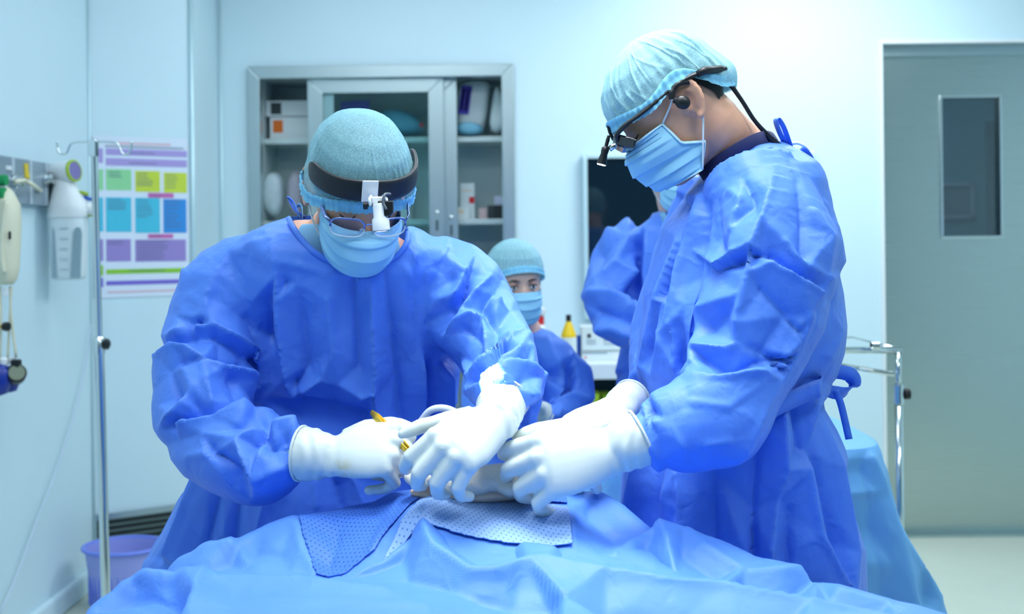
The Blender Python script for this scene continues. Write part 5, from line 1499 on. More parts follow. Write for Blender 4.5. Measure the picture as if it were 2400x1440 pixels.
strip_mesh('nape_tie', [at(1862, 360, 1.93), at(1878, 350, 1.9), at(1890, 362, 1.9), at(1900, 380, 1.92)], 0.016, PR, M['gown'], (0.5, -0.8, 0.4))
m = MB(); m.tube(spline([at(1850, 338, 1.93), at(1872, 336, 1.92), at(1892, 350, 1.92), at(1904, 378, 1.93)], 5), 0.0028, 8); m.build('white_cord', M['elastic'], PR, smooth=True)
bl_ = [p + Vector((0.006, -0.013, 0)) for p in on_surface(VgR[VgR[:, 1] > 1.757], [(1770, 972), (1800, 955), (1832, 940), (1866, 924), (1896, 912), (1912, 906)], 10)]
bl_.append(bl_[-1] + Vector((0.012, 0.05, 0.002)))
strip_mesh('waist_belt', bl_, 0.030, PR, M['gown'], (0, -0.1, 1), 0.0015)
strip_mesh('belt_bow', [at(1912, 905, 1.88), at(1930, 880, 1.88), at(1962, 872, 1.885), at(1994, 880, 1.89), at(2000, 905, 1.895), at(1978, 922, 1.89), at(1945, 918, 1.885), at(1914, 905, 1.88)], 0.026, PR, M['gown'], [(0.2, -0.9, 0.5), (0, -0.5, 1), (0, -0.3, 1), (0.5, -0.6, 0.6), (0, -0.5, 1), (0.2, -0.9, 0.5)], 0.0012)
strip_mesh('belt_tail', [at(1958, 915, 1.885), at(1970, 945, 1.885), at(1980, 985, 1.885), at(1990, 1030, 1.885)], 0.012, PR, M['gown'], (1, -0.4, 0), 0.0012)
strip_mesh('loose_thread', [at(1946, 500, 1.93), at(1960, 545, 1.92), at(1975, 582, 1.92)], 0.004, PR, M['gown'], (1, -0.4, 0), 0.001)

# ================================================================== eyewear and headlamps
def lens_outline(cx, cy, w, h, e=3.2, n=28):
    out = []
    for i in range(n):
        t = 2 * PI * i / n
        c, s = math.cos(t), math.sin(t)
        out.append((cx + w * math.copysign(abs(c) ** (2 / e), c), cy + h * math.copysign(abs(s) ** (2 / e), s)))
    return out
M['rimblue'] = mat('blue grey metal rim', (120, 140, 190), 0.25, metal=0.8); M['rimclear'] = mat('clear rim', (210, 226, 236), 0.2)
M['lens'] = glass('spectacle lens', (0.97, 0.94, 1.0, 1), 0.05, 0.02)
M['lens_dark'] = mat('dark loupe glass', (16, 20, 30), 0.08, coat=1.0)
gl = MB()
fr = None
Tg = HL @ Matrix.Translation((0, 0.122, -0.004)) @ Matrix.Rotation(math.radians(8), 4, 'X')
def gpt(x, z, y=0.0):
    return Tg @ Vector((x, y - abs(x) ** 2 * 3.0, z))
m = MB(); m.tube([gpt(-0.009, 0.006), gpt(-0.004, 0.009, 0.003), gpt(0.004, 0.009, 0.003), gpt(0.009, 0.006)], 0.0016, 8)
fr = m.build('glasses', M['rimblue'], PL, smooth=True)
for s in (-1, 1):
    o_ = lens_outline(s * 0.036, 0.0, 0.0275, 0.0165)
    top = [gpt(x, z) for x, z in o_ if z > -0.004]
    top.sort(key=lambda p: (Tg.inverted() @ p).x)
    m = MB(); m.tube([gpt(x, z) for x, z in o_], 0.0013, 8, closed=True); m.build('lens_rim', M['rimclear'], fr, smooth=True)
    m = MB(); m.tube(top, 0.0019, 8); m.build('brow_rim', M['rimblue'], fr, smooth=True)
    vs = [gpt(x * 1.0, z) for x, z in o_]
    link('lens', vs, [tuple(range(len(vs)))], M['lens'], fr)
    hinge = gpt(s * 0.063, 0.008)
    ear_ = HL @ Vector((s * 0.080, -0.015, 0.030)); end_ = HL @ Vector((s * 0.080, -0.045, 0.0))
    m = MB(); m.tube([hinge, hinge.lerp(ear_, 0.1) + HL.to_3x3() @ Vector((s * 0.006, 0, 0)), hinge.lerp(ear_, 0.6) + HL.to_3x3() @ Vector((s * 0.004, 0, 0)), ear_, end_], [0.0032, 0.0034, 0.0026, 0.0024, 0.0022], 8, flat=0.5); m.build('temple_arm', M['rimblue'], fr, smooth=True)
    m = MB(); m.tube([gpt(s * 0.010, 0.0, 0.0), gpt(s * 0.012, -0.008, -0.010)], [0.001, 0.0025], 6); m.build('nose_pad', M['rimclear'], fr, smooth=True)

# headband with lamp on the left surgeon
hb = []
for k in range(41):
    a = math.radians(-100 + 178 * k / 40)
    p = head_point(a, 0.056 - 0.004 * abs(math.sin(a))); hb.append(HL @ (p + skull_normal(p) * 0.0185))
zdir = HL.to_3x3() @ Vector((0, -0.25, 1))
rings = []
for k, p in enumerate(hb):
    t = (hb[min(k + 1, 40)] - hb[max(k - 1, 0)]).normalized()
    z = (zdir - t * zdir.dot(t)).normalized(); n_ = t.cross(z)
    e_ = min(1.0, 0.45 + 0.55 * min(k, 40 - k) / 1.6)
    rings.append([p + z * (0.0175 * e_ * math.copysign(abs(math.cos(q)) ** 0.6, math.cos(q))) + n_ * (0.0048 * e_ * math.copysign(abs(math.sin(q)) ** 0.8, math.sin(q))) for q in [2 * PI * i / 20 for i in range(20)]])
m = MB(); m.loft(rings); hbo = m.build('headband', M['leather'], PL, smooth=True)
pf_ = HL @ (head_point(0.05, 0.056) + skull_normal(head_point(0.0, 0.056)) * 0.0255)
Rz = HL.to_3x3().normalized()
fwd = (Rz @ Vector((0, 1, 0))); upv = (Rz @ Vector((0, -0.25, 1))).normalized(); rt = fwd.cross(upv).normalized(); fwd = upv.cross(rt)
Rm = Matrix((rt, fwd, upv)).transposed()
M['lampwhite'] = mat('white lamp housing', (236, 240, 244), 0.3, var=0.01)
lamp0 = at(884, 452, (pf_.y))
m = MB(); m.box(pf_, (0.026, 0.003, 0.036), Rm); m.build('lamp_plate', M['lampwhite'], hbo, bevel=0.002)
yl = pf_.y - 0.012
j0 = at(886, 476, yl)
m = MB(); m.box(at(884, 470, yl + 0.004), (0.020, 0.008, 0.012)); m.build('lamp_bracket', M['lampwhite'], hbo, bevel=0.002)
for s in (-1, 1):
    m = MB(); m.tube(spline([at(884 + 14 * s, 460, pf_.y - 0.004), at(886 + 20 * s, 468, yl - 0.008), at(886 + 18 * s, 484, yl - 0.008)], 4), 0.0024, 8); m.build('wire_arm', M['rimclear'], hbo, smooth=True)
b0, b1 = at(889, 482, yl - 0.008), at(894, 541, yl - 0.006)
dv = (b1 - b0).normalized()
q_ = dv.to_track_quat('Z', 'Y').to_matrix()
Lb = (b1 - b0).length
m = MB(); m.lathe([(0.009, -0.004), (0.0105, 0.0), (0.0105, Lb * 0.45), (0.0135, Lb * 0.55), (0.0138, Lb * 0.97), (0.012, Lb)], b0, 24, q_); bar_ = m.build('lamp_barrel', M['lampwhite'], hbo, smooth=True, sharp=40)
m = MB(); m.lathe([(0.0125, Lb * 0.985), (0.0125, Lb * 1.01), (0.0105, Lb * 1.015)], b0, 24, q_); m.build('lamp_rim', M['black'], bar_, smooth=True, sharp=40)
M['led'] = mat('lamp glow', (240, 248, 255), 0.3, var=0, emit=30)
m = MB(); m.lathe([(0.0095, Lb * 1.012), (0.0095, Lb * 1.017)], b0, 20, q_); m.build('lamp_glass', M['led'], bar_)
m = MB(); m.tube([at(852, 482, yl - 0.006), at(862, 482, yl - 0.006)], 0.0062, 14); m.tube([at(862, 482, yl - 0.006), at(884, 481, yl - 0.006)], 0.0022, 8); m.build('adjust_knob', M['black'], hbo, smooth=True, sharp=40)
m = MB(); m.prism([(-0.012, -0.012), (0.008, -0.012), (0.012, -0.006), (0.012, 0.012), (-0.012, 0.012)], 0.014, Matrix.Translation(at(904, 489, yl - 0.008)) @ Matrix.Rotation(PI / 2, 4, 'X')); m.build('pivot_block', M['black'], hbo, bevel=0.002)
m = MB(); m.tube(spline([at(914, 455, yl + 0.012), at(902, 456, yl - 0.012), at(898, 474, yl - 0.016), at(906, 492, yl - 0.018)], 5), 0.0022, 8); m.build('lamp_cable', mat('grey cable', (90, 100, 110), 0.4), hbo, smooth=True)
# its beam falls on the wrist of his left arm
sl = bpy.data.lights.new('headlamp_beam', 'SPOT'); sl.energy = 150; sl.spot_size = math.radians(9.0); sl.spot_blend = 0.12; sl.shadow_soft_size = 0.006; sl.color = (0.95, 0.98, 1.0)
so = bpy.data.objects.new('headlamp_beam', sl); COL.objects.link(so)
so.location = b0 + dv * (Lb + 0.012)
so.rotation_euler = (at(1174, 920, 1.68) - so.location).to_track_quat('-Z', 'Y').to_euler()

# magnifying glasses of the right surgeon
dN = 1.815
tp_ = [at(1700, 160, dN + 0.03), at(1672, 163, dN + 0.012), at(1636, 172, dN), at(1590, 195, dN - 0.004), at(1545, 232, dN), at(1500, 268, dN + 0.004), at(1465, 294, dN + 0.012), at(1446, 316, dN + 0.024), at(1448, 330, dN + 0.03)]
m = MB(); m.tube(spline(tp_, 5), [0.0050] * 5 + [0.0044] * 8 + [0.0032] * 6 + [0.0040] * 10 + [0.0046] * 12, 10, flat=0.75); lo = m.build('magnifying_glasses', M['black'], PR, smooth=True)
m = MB(); m.tube([at(1690, 161, dN + 0.02), at(1650, 166, dN), at(1634, 174, dN - 0.002)], [0.0062, 0.0068, 0.0055], 12); m.build('cable_sleeve', M['black'], lo, smooth=True)
for s, dd in ((1, 0.03), (-1, 0.11)):
    c = [at(1438, 311, dN + dd), at(1462, 317, dN + dd - 0.008), at(1492, 325, dN + dd - 0.018), at(1488, 346, dN + dd - 0.018), at(1462, 348, dN + dd - 0.006), at(1443, 338, dN + dd)]
    m = MB(); m.add(c + [p + Vector((0.002, 0.05, -0.004)) for p in c], [tuple(range(6)), tuple(range(11, 5, -1))] + [(i, i + 6, (i + 1) % 6 + 6, (i + 1) % 6) for i in range(6)]); m.build('loupe', M['lens_dark'], lo, bevel=0.003)
m = MB(); m.tube([at(1447, 322, dN + 0.03), at(1440, 326, dN + 0.08), at(1447, 324, dN + 0.13)], 0.0036, 8); m.build('front_bar', M['black'], lo, smooth=True)
dF = dN + 0.08
m = MB(); m.tube(spline([at(1425, 294, dF), at(1430, 312, dF), at(1438, 328, dF)], 4), 0.0028, 8); m.build('lamp_stalk', M['black'], lo, smooth=True)
m = MB(); m.tube([at(1428, 350, dF - 0.01), at(1436, 344, dF - 0.01), at(1444, 340, dF - 0.01)], 0.0052, 10); m.build('lamp_hinge', M['chrome'], lo, smooth=True)
a_, b_ = at(1427, 318, dF - 0.012), at(1409, 388, dF - 0.012)
dv2 = (b_ - a_); L2 = dv2.length; q2 = dv2.normalized().to_track_quat('Z', 'Y').to_matrix()
m = MB(); m.lathe([(0.0024, 0), (0.0034, L2 * 0.15), (0.0030, L2 * 0.36), (0.0066, L2 * 0.42), (0.0066, L2 * 0.52), (0.0058, L2 * 0.62), (0.0086, L2 * 0.94), (0.0086, L2 * 0.97)], a_, 20, q2); lb2 = m.build('lamp_barrel', M['black'], lo, smooth=True, sharp=50)
m = MB(); m.lathe([(0.0074, L2 * 0.965), (0.0074, L2 * 0.985)], a_, 20, q2); m.build('lamp_glass', M['led'], lb2)
for k in range(2):
    m = MB(); m.tube(spline([at(1712, 196 + 3 * k, dN + 0.05), at(1740, 238, dN + 0.05), at(1768, 282, dN + 0.055), at(1800, 316 + 3 * k, dN + 0.06), at(1832, 344 + 8 * k, dN + 0.07)], 8), 0.0036, 8)
    m.build('lamp_cord', M['leather'], lo, smooth=True)
# earbud
eb = at(1600, 240, 1.808)
m = MB(); ball(m, eb, (0.013, 0.009, 0.0115), rot(0, 20, 0), 10); bud = m.build('earbud', M['black'], PR, smooth=True)
m = MB(); m.tube(spline([at(1576, 232, 1.812), at(1575, 215, 1.812), at(1592, 196, 1.812), at(1622, 194, 1.818), at(1640, 215, 1.826), at(1644, 244, 1.83)], 5), [0.0058] * 6 + [0.0044] * 14 + [0.0052] * 6, 10); m.build('ear_hook', M['black'], bud, smooth=True)
m = MB(); m.tube([at(1578, 234, 1.810), eb], [0.005, 0.007], 10); m.build('bud_arm', M['black'], bud, smooth=True)

# ================================================================== gloved hands
def frame_xyz(x, zhint):
    x = Vector(x).normalized(); z = Vector(zhint); z = (z - x * z.dot(x)).normalized()
    return x, z
def glove(par, wrist, tip, zhint, left, curls, thumb=(0.3, 0.5), spread=1.0, cuff=0.075, cuff_dir=None, mt=None, scale=1.0, cuff_r=0.034, voxel=0.0026):
    """gloved hand: palm, five separate jointed fingers, thumb from the side of the palm, rolled cuff over the sleeve.
    curls: bend in degrees of (knuckle, middle, end) for index, middle, ring, little finger"""
    W = Vector(wrist)
    x, z = frame_xyz(Vector(tip) - W, zhint)
    y = z.cross(x)                      # thumb side of a right hand
    sgn = -1 if left else 1
    def P(a, b, c):
        return W + (x * a + y * (b * sgn) + z * c) * scale
    m = MB()
    # palm: rings of flattened ovals from wrist to knuckles
    rings = []
    for (u, w, t, cz, cy) in ((-0.012, 0.029, 0.022, 0, 0), (0.012, 0.031, 0.022, 0, 0), (0.035, 0.040, 0.0205, 0.001, 0.002), (0.062, 0.044, 0.018, 0.003, 0.001), (0.084, 0.041, 0.0155, 0.004, 0.0), (0.094, 0.032, 0.011, 0.003, 0)):
        rings.append([P(u, cy + w * math.cos(q), cz + t * math.sin(q)) for q in [2 * PI * i / 22 for i in range(22)]])
    m.loft(rings)
    bases = [(0.090, 0.0305, 0.002), (0.095, 0.0105, 0.004), (0.091, -0.0105, 0.003), (0.082, -0.029, 0.0)]
    lens = [(0.043, 0.026, 0.022), (0.047, 0.030, 0.023), (0.043, 0.028, 0.022), (0.034, 0.021, 0.020)]
    fan = [7, 1, -5, -12]
    ends = []
    for k in range(4):
        ang = 0.0
        f = math.radians(fan[k] * spread)
        cur = Vector((bases[k][0] - 0.012, bases[k][1], bases[k][2]))
        pts = [P(*cur)]; cur = Vector(bases[k]); pts.append(P(*cur))
        rad = [0.0120, 0.0125]
        for j in range(3):
            ang += math.radians(curls[k][j])
            d = Vector((math.cos(ang) * math.cos(f), math.sin(f), -math.sin(ang)))
            nxt = cur + d * lens[k][j]
            pts += [P(*(cur.lerp(nxt, 0.5))), P(*nxt)]
            rad += [[0.0116, 0.0104, 0.0094][j], [0.0112, 0.0098, 0.0078][j]]
            cur = nxt
        m.tube(pts, [r * scale * (1.0 if k < 3 else 0.9) for r in rad], 12)
        ball(m, pts[-1], 0.0080 * scale, n=8)
        ball(m, pts[1], (0.0135 * scale,) * 3, n=8)
        ends.append(pts[-1])
    a0, a1 = thumb
    t0, t1 = Vector((0.022, 0.026, -0.004)), Vector((0.050, 0.046, -0.014))
    d1 = Vector((math.cos(a0), math.sin(a0), -0.25)).normalized(); t2 = t1 + d1 * 0.034
    d2 = Vector((math.cos(a1), math.sin(a1), -0.35)).normalized(); t3 = t2 + d2 * 0.028
    m.tube([P(*t0), P(*t1), P(*(t1.lerp(t2, 0.5))), P(*t2), P(*(t2.lerp(t3, 0.6))), P(*t3)], [0.016 * scale, 0.0135 * scale, 0.0115 * scale, 0.0112 * scale, 0.0100 * scale, 0.0070 * scale], 12)
    ball(m, P(*t3), 0.0072 * scale, n=8)
    # forearm part of the glove
    cdv = Vector(cuff_dir).normalized() if cuff_dir is not None else -x
    cp = [P(0.004, 0, 0) + cdv * (cuff * i / 7) for i in range(8)]
    cr = [0.028 + (cuff_r - 0.028) * f for f in (0, 0.4, 0.65, 0.8, 0.9, 0.96, 1.0, 1.0)]
    m.tube(cp, cr, 24)
    V, fs = fuse(m, voxel, 11)
    # stretched latex wrinkles around the wrist
    N = normals_of(V, fs)
    s = (V - np.array(W)) @ np.array(x)
    wr = np.exp(-((s + 0.012) / 0.028) ** 2)
    V = V + N * (wr * (0.0011 * np.sin(s * 330 + 4.5 * noise3(V, 26, 7)) + 0.0014 * noise3(V, 60, 9)))[:, None] + N * (0.0006 * noise3(V, 45, 11))[:, None]
    g = link('glove', V, fs, mt or M['glove'], par, True)
    yv = cdv.orthogonal().normalized(); zv = cdv.cross(yv)
    m = MB(); m.tube([cp[-1] + (yv * math.cos(q) + zv * math.sin(q)) * (cuff_r + 0.0005) for q in [2 * PI * i / 32 for i in range(32)]], 0.0022, 8, closed=True)
    m.build('rolled_cuff', mt or M['glove'], g, smooth=True)
    return g, P, ends
# glove with a dried yellow-brown stain (object space)
def stain_glove(name, spots):
    mt = mat(name, (214, 224, 218), 0.38, var=0.04, vscale=30, bump=0.05, bscale=120)
    nt = mt.node_tree; b = nt.nodes['Principled BSDF']
    src = b.inputs['Base Color'].links[0].from_socket
    tc = nt.nodes.new('ShaderNodeTexCoord'); nz = nt.nodes.new('ShaderNodeTexNoise'); nz.inputs['Scale'].default_value = 70; nz.inputs['Detail'].default_value = 4
    nt.links.new(tc.outputs['Object'], nz.inputs['Vector'])
    prev = src
    for (p, r) in spots:
        vd = nt.nodes.new('ShaderNodeVectorMath'); vd.operation = 'DISTANCE'; vd.inputs[1].default_value = p
        nt.links.new(tc.outputs['Object'], vd.inputs[0])
        mr = nt.nodes.new('ShaderNodeMapRange'); mr.inputs['From Min'].default_value = r; mr.inputs['From Max'].default_value = 0.0; mr.inputs['To Max'].default_value = 0.62
        nt.links.new(vd.outputs['Value'], mr.inputs['Value'])
        mu = nt.nodes.new('ShaderNodeMath'); mu.operation = 'MULTIPLY'
        ms = nt.nodes.new('ShaderNodeMapRange'); ms.inputs['From Min'].default_value = 0.42; ms.inputs['From Max'].default_value = 0.56
        nt.links.new(nz.outputs['Fac'], ms.inputs['Value']); nt.links.new(ms.outputs['Result'], mu.inputs[0]); nt.links.new(mr.outputs['Result'], mu.inputs[1])
        mx = nt.nodes.new('ShaderNodeMix'); mx.data_type = 'RGBA'; mx.inputs['B'].default_value = lin(196, 172, 70)
        nt.links.new(prev, mx.inputs['A']); nt.links.new(mu.outputs[0], mx.inputs['Factor']); prev = mx.outputs['Result']
    nt.links.new(prev, b.inputs['Base Color'])
    return mt
grip = [(66, 74, 40), (72, 82, 44), (76, 86, 46), (78, 86, 46)]
w1 = at(772, 1070, 1.73)
st = at(806, 1104, 1.70) - PL.location
M['glove_stain'] = stain_glove('stained latex glove', [(tuple(st), 0.022), (tuple(at(858, 1122, 1.70) - PL.location), 0.012)])
gLR, PgLR, eLR = glove(PL, w1, at(960, 1050, 1.715), (0.05, -0.80, 0.60), False, grip, (0.2, -0.1), cuff=0.052, cuff_dir=at(700, 1064, 1.742) - w1, mt=M['glove_stain'], scale=1.10, cuff_r=0.042)
w2 = at(1165, 985, 1.66)
gLL, PgLL, eLL = glove(PL, w2, at(1060, 1058, 1.60), (0.1, -0.78, 0.60), True, [(38, 52, 30), (44, 56, 32), (48, 58, 34), (52, 58, 34)], (0.55, 0.35), cuff=0.06, cuff_dir=at(1186, 930, 1.72) - w2, scale=1.1, cuff_r=0.038)
w3 = at(1440, 1058, 1.635)
gRL, PgRL, eRL = glove(PR, w3, at(1270, 1095, 1.62), (-0.05, -0.90, 0.42), True, [(36, 44, 24), (40, 50, 28), (44, 52, 28), (48, 54, 28)], (0.15, 0.0), cuff=0.05, cuff_dir=at(1508, 1026, 1.64) - w3, scale=1.20, cuff_r=0.042)
w4 = at(1452, 958, 1.86)
gRR, PgRR, eRR = glove(PR, w4, at(1345, 1010, 1.78), (-0.3, -0.35, 0.9), False, [(46, 40, 20), (46, 44, 22), (48, 46, 24), (50, 46, 24)], (0.1, 0.0), cuff=0.05, cuff_dir=at(1510, 918, 1.93) - w4, scale=1.12)
# gold forceps in the right hand of the left surgeon
M['gold'] = mat('gold plated steel', (232, 192, 70), 0.34, metal=0.8)
fc = thing('tissue_forceps', 'gold plated forceps held in the fist of the bowed surgeon', 'forceps', at(985, 1080, 1.68))
f0, f1 = at(870, 966, 1.775), at(985, 1085, 1.69)
for s in (-1, 1):
    off_ = Vector((0.3, 0.9, 0.3)).normalized() * 0.003 * s
    m = MB(); m.tube([f0 + Vector((0, 0, 0)), f0.lerp(f1, 0.12) + off_, f0.lerp(f1, 0.5) + off_ * 2.2, f1 + off_ * 0.4], [0.0042, 0.0062, 0.0060, 0.0018], 8, flat=0.32, ref=(0.6, -0.5, 0.6)); m.build('forceps_arm', M['gold'], fc, smooth=True)
# ================================================================== operating table under the drapes
ot = thing('operating_table', 'operating table hidden under the blue drapes', 'table', (0.0, 1.48, 0))
m = MB(); m.box((0.0, 1.48, 0.80), (1.0, 0.50, 0.06)); m.build('mattress', mat('black mattress', (30, 32, 36), 0.5), ot, bevel=0.02)
m = MB(); m.box((0.0, 1.48, 0.745), (1.0, 0.48, 0.05)); m.build('table_top', M['steel'], ot, bevel=0.004)
m = MB(); m.box((0.0, 1.48, 0.42), (0.26, 0.26, 0.60)); m.build('column', M['steel'], ot, bevel=0.02)
m = MB(); m.box((0.0, 1.48, 0.06), (0.70, 0.40, 0.12)); m.build('base', M['steel'], ot, bevel=0.03)

def plan(pts):
    out = []
    for (px, py, d) in pts:
        p = at(px, py, d)
        out.append((p.x * 1000, p.y * 1000, p.z * 1000))
    return out

def sheet(name, lines_, extra, xr, yr, step, mt, par, fine=(80, 1.2), seed=0, label=None, cut=None, lift=0.0, soft=2, thick=0.0015, relief=None, gain=0.9):
    """cloth lying over the table: crease lines (pixels with depth) give the heights, small facets on top"""
    base = tin([plan(l) for l in lines_] + [[(x * 1000, y * 1000, z * 1000)] for x, y, z in extra], (0, 0, 1, 1), 1e9, 0, fill=False)
    rel = tin([], (xr[0] * 1000 - 60, yr[0] * 1000 - 60, xr[1] * 1000 + 60, yr[1] * 1000 + 60), fine[0], fine[1], seed)
    X = np.arange(xr[0], xr[1] + 1e-6, step); Y = np.arange(yr[0], yr[1] + 1e-6, step)
    gx, gy = np.meshgrid(X, Y)
    Q = np.stack([gx.ravel(), gy.ravel()], 1) * 1000
    z = base(Q) + rel(Q) + lift
    V = np.stack([gx.ravel(), gy.ravel(), z], 1)
    nx, ny = len(X), len(Y)
    keep = np.ones(len(V), bool) if cut is None else cut(V)
    fs = []
    for j in range(ny - 1):
        for i in range(nx - 1):
            f = (j * nx + i, j * nx + i + 1, (j + 1) * nx + i + 1, (j + 1) * nx + i)
            if keep[f[0]] and keep[f[1]] and keep[f[2]] and keep[f[3]]:
                fs.append(f)
    used = np.unique(np.array(fs)); mp = -np.ones(len(V), int); mp[used] = np.arange(len(used))
    fs = [tuple(mp[i] for i in f) for f in fs]
    V = V[used]
    if relief is not None:
        V = relax(V, fs, 6, 0.5)
        N = normals_of(V, fs); N[N[:, 2] < 0] *= -1
        Qp = project(V)
        V = V + N * ((relief[0](Qp) + pinch(Qp, relief[1], 12, 0.0030)) * gain)[:, None]
    V = relax(V, fs, soft, 0.3)
    o = link(name, V, fs, mt, par, True, solid=thick)
    return o, base

S1 = [[(300, 1420, 1.66), (405, 1330, 1.655), (480, 1292, 1.665), (550, 1278, 1.68), (612, 1252, 1.70), (690, 1226, 1.72), (800, 1193, 1.76), (925, 1160, 1.79)],
      [(925, 1160, 1.79), (1000, 1140, 1.79), (1100, 1140, 1.79), (1250, 1150, 1.79), (1340, 1150, 1.79), (1400, 1158, 1.78), (1452, 1198, 1.75), (1500, 1238, 1.71), (1546, 1272, 1.67), (1640, 1320, 1.65)],
      [(430, 1350, 1.58), (560, 1345, 1.58), (735, 1345, 1.58)], [(545, 1280, 1.66), (560, 1320, 1.61)], [(700, 1235, 1.69), (735, 1345, 1.58)], [(760, 1230, 1.705), (790, 1310, 1.60)],
      [(945, 1185, 1.73), (870, 1295, 1.60)], [(1000, 1165, 1.72), (985, 1222, 1.63)], [(1100, 1175, 1.71), (1110, 1230, 1.63)], [(1250, 1190, 1.70), (1340, 1225, 1.65), (1430, 1275, 1.60)], [(1400, 1200, 1.72), (1470, 1262, 1.65)]]
S1x = [(-0.80, 1.60, 0.60), (-0.80, 1.95, 0.55), (0.80, 1.60, 0.70), (0.80, 1.95, 0.55), (-0.30, 1.90, 0.84), (0.0, 1.90, 0.86), (0.25, 1.90, 0.84), (-0.3, 1.46, 0.90), (0.0, 1.46, 0.93), (0.3, 1.46, 0.92), (-0.80, 1.40, 0.60), (0.8, 1.40, 0.80), (-0.42, 1.84, 0.80), (0.42, 1.86, 0.74), (-0.56, 1.62, 0.80)]
S2 = [[(150, 1520, 1.46), (205, 1440, 1.485), (248, 1395, 1.51), (290, 1350, 1.53), (335, 1328, 1.54), (400, 1338, 1.535), (480, 1350, 1.525), (620, 1352, 1.51), (740, 1352, 1.505), (800, 1334, 1.515), (900, 1296, 1.55), (985, 1245, 1.60), (1060, 1246, 1.595), (1180, 1274, 1.58), (1350, 1300, 1.562), (1440, 1304, 1.575), (1482, 1262, 1.615), (1540, 1236, 1.65), (1600, 1246, 1.64), (1700, 1276, 1.62), (1800, 1322, 1.59), (1900, 1364, 1.565), (2000, 1390, 1.54), (2120, 1422, 1.52), (2280, 1450, 1.49)],
      [(250, 1500, 1.40), (600, 1464, 1.36), (1000, 1462, 1.37), (1400, 1464, 1.39), (1900, 1478, 1.42)], [(400, 1400, 1.47), (700, 1396, 1.45), (1000, 1370, 1.48), (1300, 1370, 1.49), (1600, 1390, 1.50), (1900, 1424, 1.48)]]
D2 = [[(215, 1440, 6), (250, 1395, 10), (290, 1350, 14), (335, 1325, 20), (420, 1342, 16), (482, 1350, 20), (455, 1398, 18), (442, 1445, 16)], [(262, 1430, -14), (300, 1395, -24), (360, 1385, -28), (425, 1408, -24)], [(240, 1450, 8), (330, 1428, 2), (420, 1445, -6)], [(310, 1360, -10), (400, 1366, -14)],
      [(520, 1358, 6), (700, 1364, 8), (900, 1392, 10)], [(560, 1405, 2), (1000, 1428, 6)],
      [(640, 1350, 0), (760, 1334, 12), (880, 1292, 16), (985, 1226, 24), (1005, 1285, 28), (1022, 1302, 22), (1100, 1350, 16), (1165, 1354, 20), (1235, 1326, 16), (1282, 1323, 16)], [(770, 1350, -16), (860, 1326, -16), (945, 1290, -20)], [(800, 1368, 4), (960, 1348, -14), (1060, 1372, -12)],
      [(1060, 1264, -14), (1140, 1298, -18), (1205, 1308, -8)], [(1282, 1323, 16), (1420, 1354, 20), (1560, 1380, 22), (1700, 1390, 20), (1900, 1427, 18), (2100, 1464, 12)],
      [(1120, 1388, -18), (1200, 1394, -28), (1300, 1398, -30), (1420, 1418, -24), (1600, 1430, -18), (1850, 1458, -10)], [(1235, 1328, 16), (1320, 1402, 4), (1390, 1442, 2)], [(1330, 1310, -6), (1440, 1335, -10), (1560, 1356, -8)],
      [(1440, 1302, 10), (1500, 1330, -16), (1590, 1368, -10)], [(1482, 1260, 8), (1540, 1230, 20), (1562, 1290, 20), (1584, 1350, 4)], [(1515, 1285, -18), (1545, 1332, -18)], [(1600, 1247, 12), (1650, 1292, 12), (1740, 1347, 12)], [(1600, 1300, -8), (1680, 1352, -10)],
      [(1740, 1376, -14), (1800, 1392, -24), (1870, 1380, -18), (1912, 1364, 2)], [(1760, 1352, 10), (1850, 1351, 16), (1905, 1353, 18)], [(1960, 1395, 10), (2080, 1425, 8)], [(1950, 1415, -8), (2060, 1445, -8)]]
D1 = [[(405, 1335, 8), (470, 1294, 18), (512, 1290, 12), (548, 1282, 14)], [(430, 1335, -12), (490, 1325, -14), (545, 1305, -16), (575, 1325, -10)], [(560, 1275, 6), (620, 1252, 12), (690, 1230, 14)], [(600, 1290, -8), (660, 1300, -8)], [(690, 1234, 14), (705, 1290, 10), (738, 1345, 6)], [(800, 1210, 6), (790, 1260, -4), (770, 1320, -6)], [(940, 1180, 12), (900, 1250, 10), (870, 1300, 6)],
      [(985, 1226, 14), (1010, 1190, 12), (1060, 1165, 6)], [(1400, 1165, 8), (1450, 1205, 14), (1520, 1262, 12)], [(1380, 1200, -10), (1440, 1255, -12)], [(1340, 1200, 8), (1345, 1280, 8)]]
tD1 = tin(D1, (250, 1080, 1700, 1500), 80, 1.2, 31, 0.7); tD2 = tin(D2, (60, 1180, 2400, 1760), 140, 0.8, 32, 0.45)
S2x = [(-0.9, 0.99, 0.30), (-0.6, 0.99, 0.34), (-0.3, 0.985, 0.36), (0.0, 0.99, 0.34), (0.3, 0.985, 0.36), (0.6, 0.99, 0.34), (0.95, 0.99, 0.30), (-0.3, 1.03, 0.86), (0.0, 1.03, 0.87), (0.3, 1.03, 0.87), (-0.9, 1.05, 0.55), (0.95, 1.05, 0.60), (-0.62, 1.05, 0.80), (-0.3, 1.05, 0.89), (0.0, 1.05, 0.90), (0.3, 1.05, 0.90), (0.6, 1.05, 0.86), (-0.9, 1.75, 0.45), (0.95, 1.75, 0.55), (-0.68, 1.45, 0.72), (-0.66, 1.25, 0.74), (0.80, 1.45, 0.84), (-0.4, 1.20, 0.915), (0.0, 1.22, 0.935), (0.4, 1.22, 0.92),
       (-0.75, 1.52, 0.55), (-0.55, 1.62, 0.74), (-0.30, 1.60, 0.86), (-0.1, 1.68, 0.90), (0.0, 1.68, 0.92), (0.15, 1.66, 0.90), (0.3, 1.72, 0.84), (0.5, 1.70, 0.82), (0.7, 1.62, 0.80), (0.8, 1.55, 0.78)]
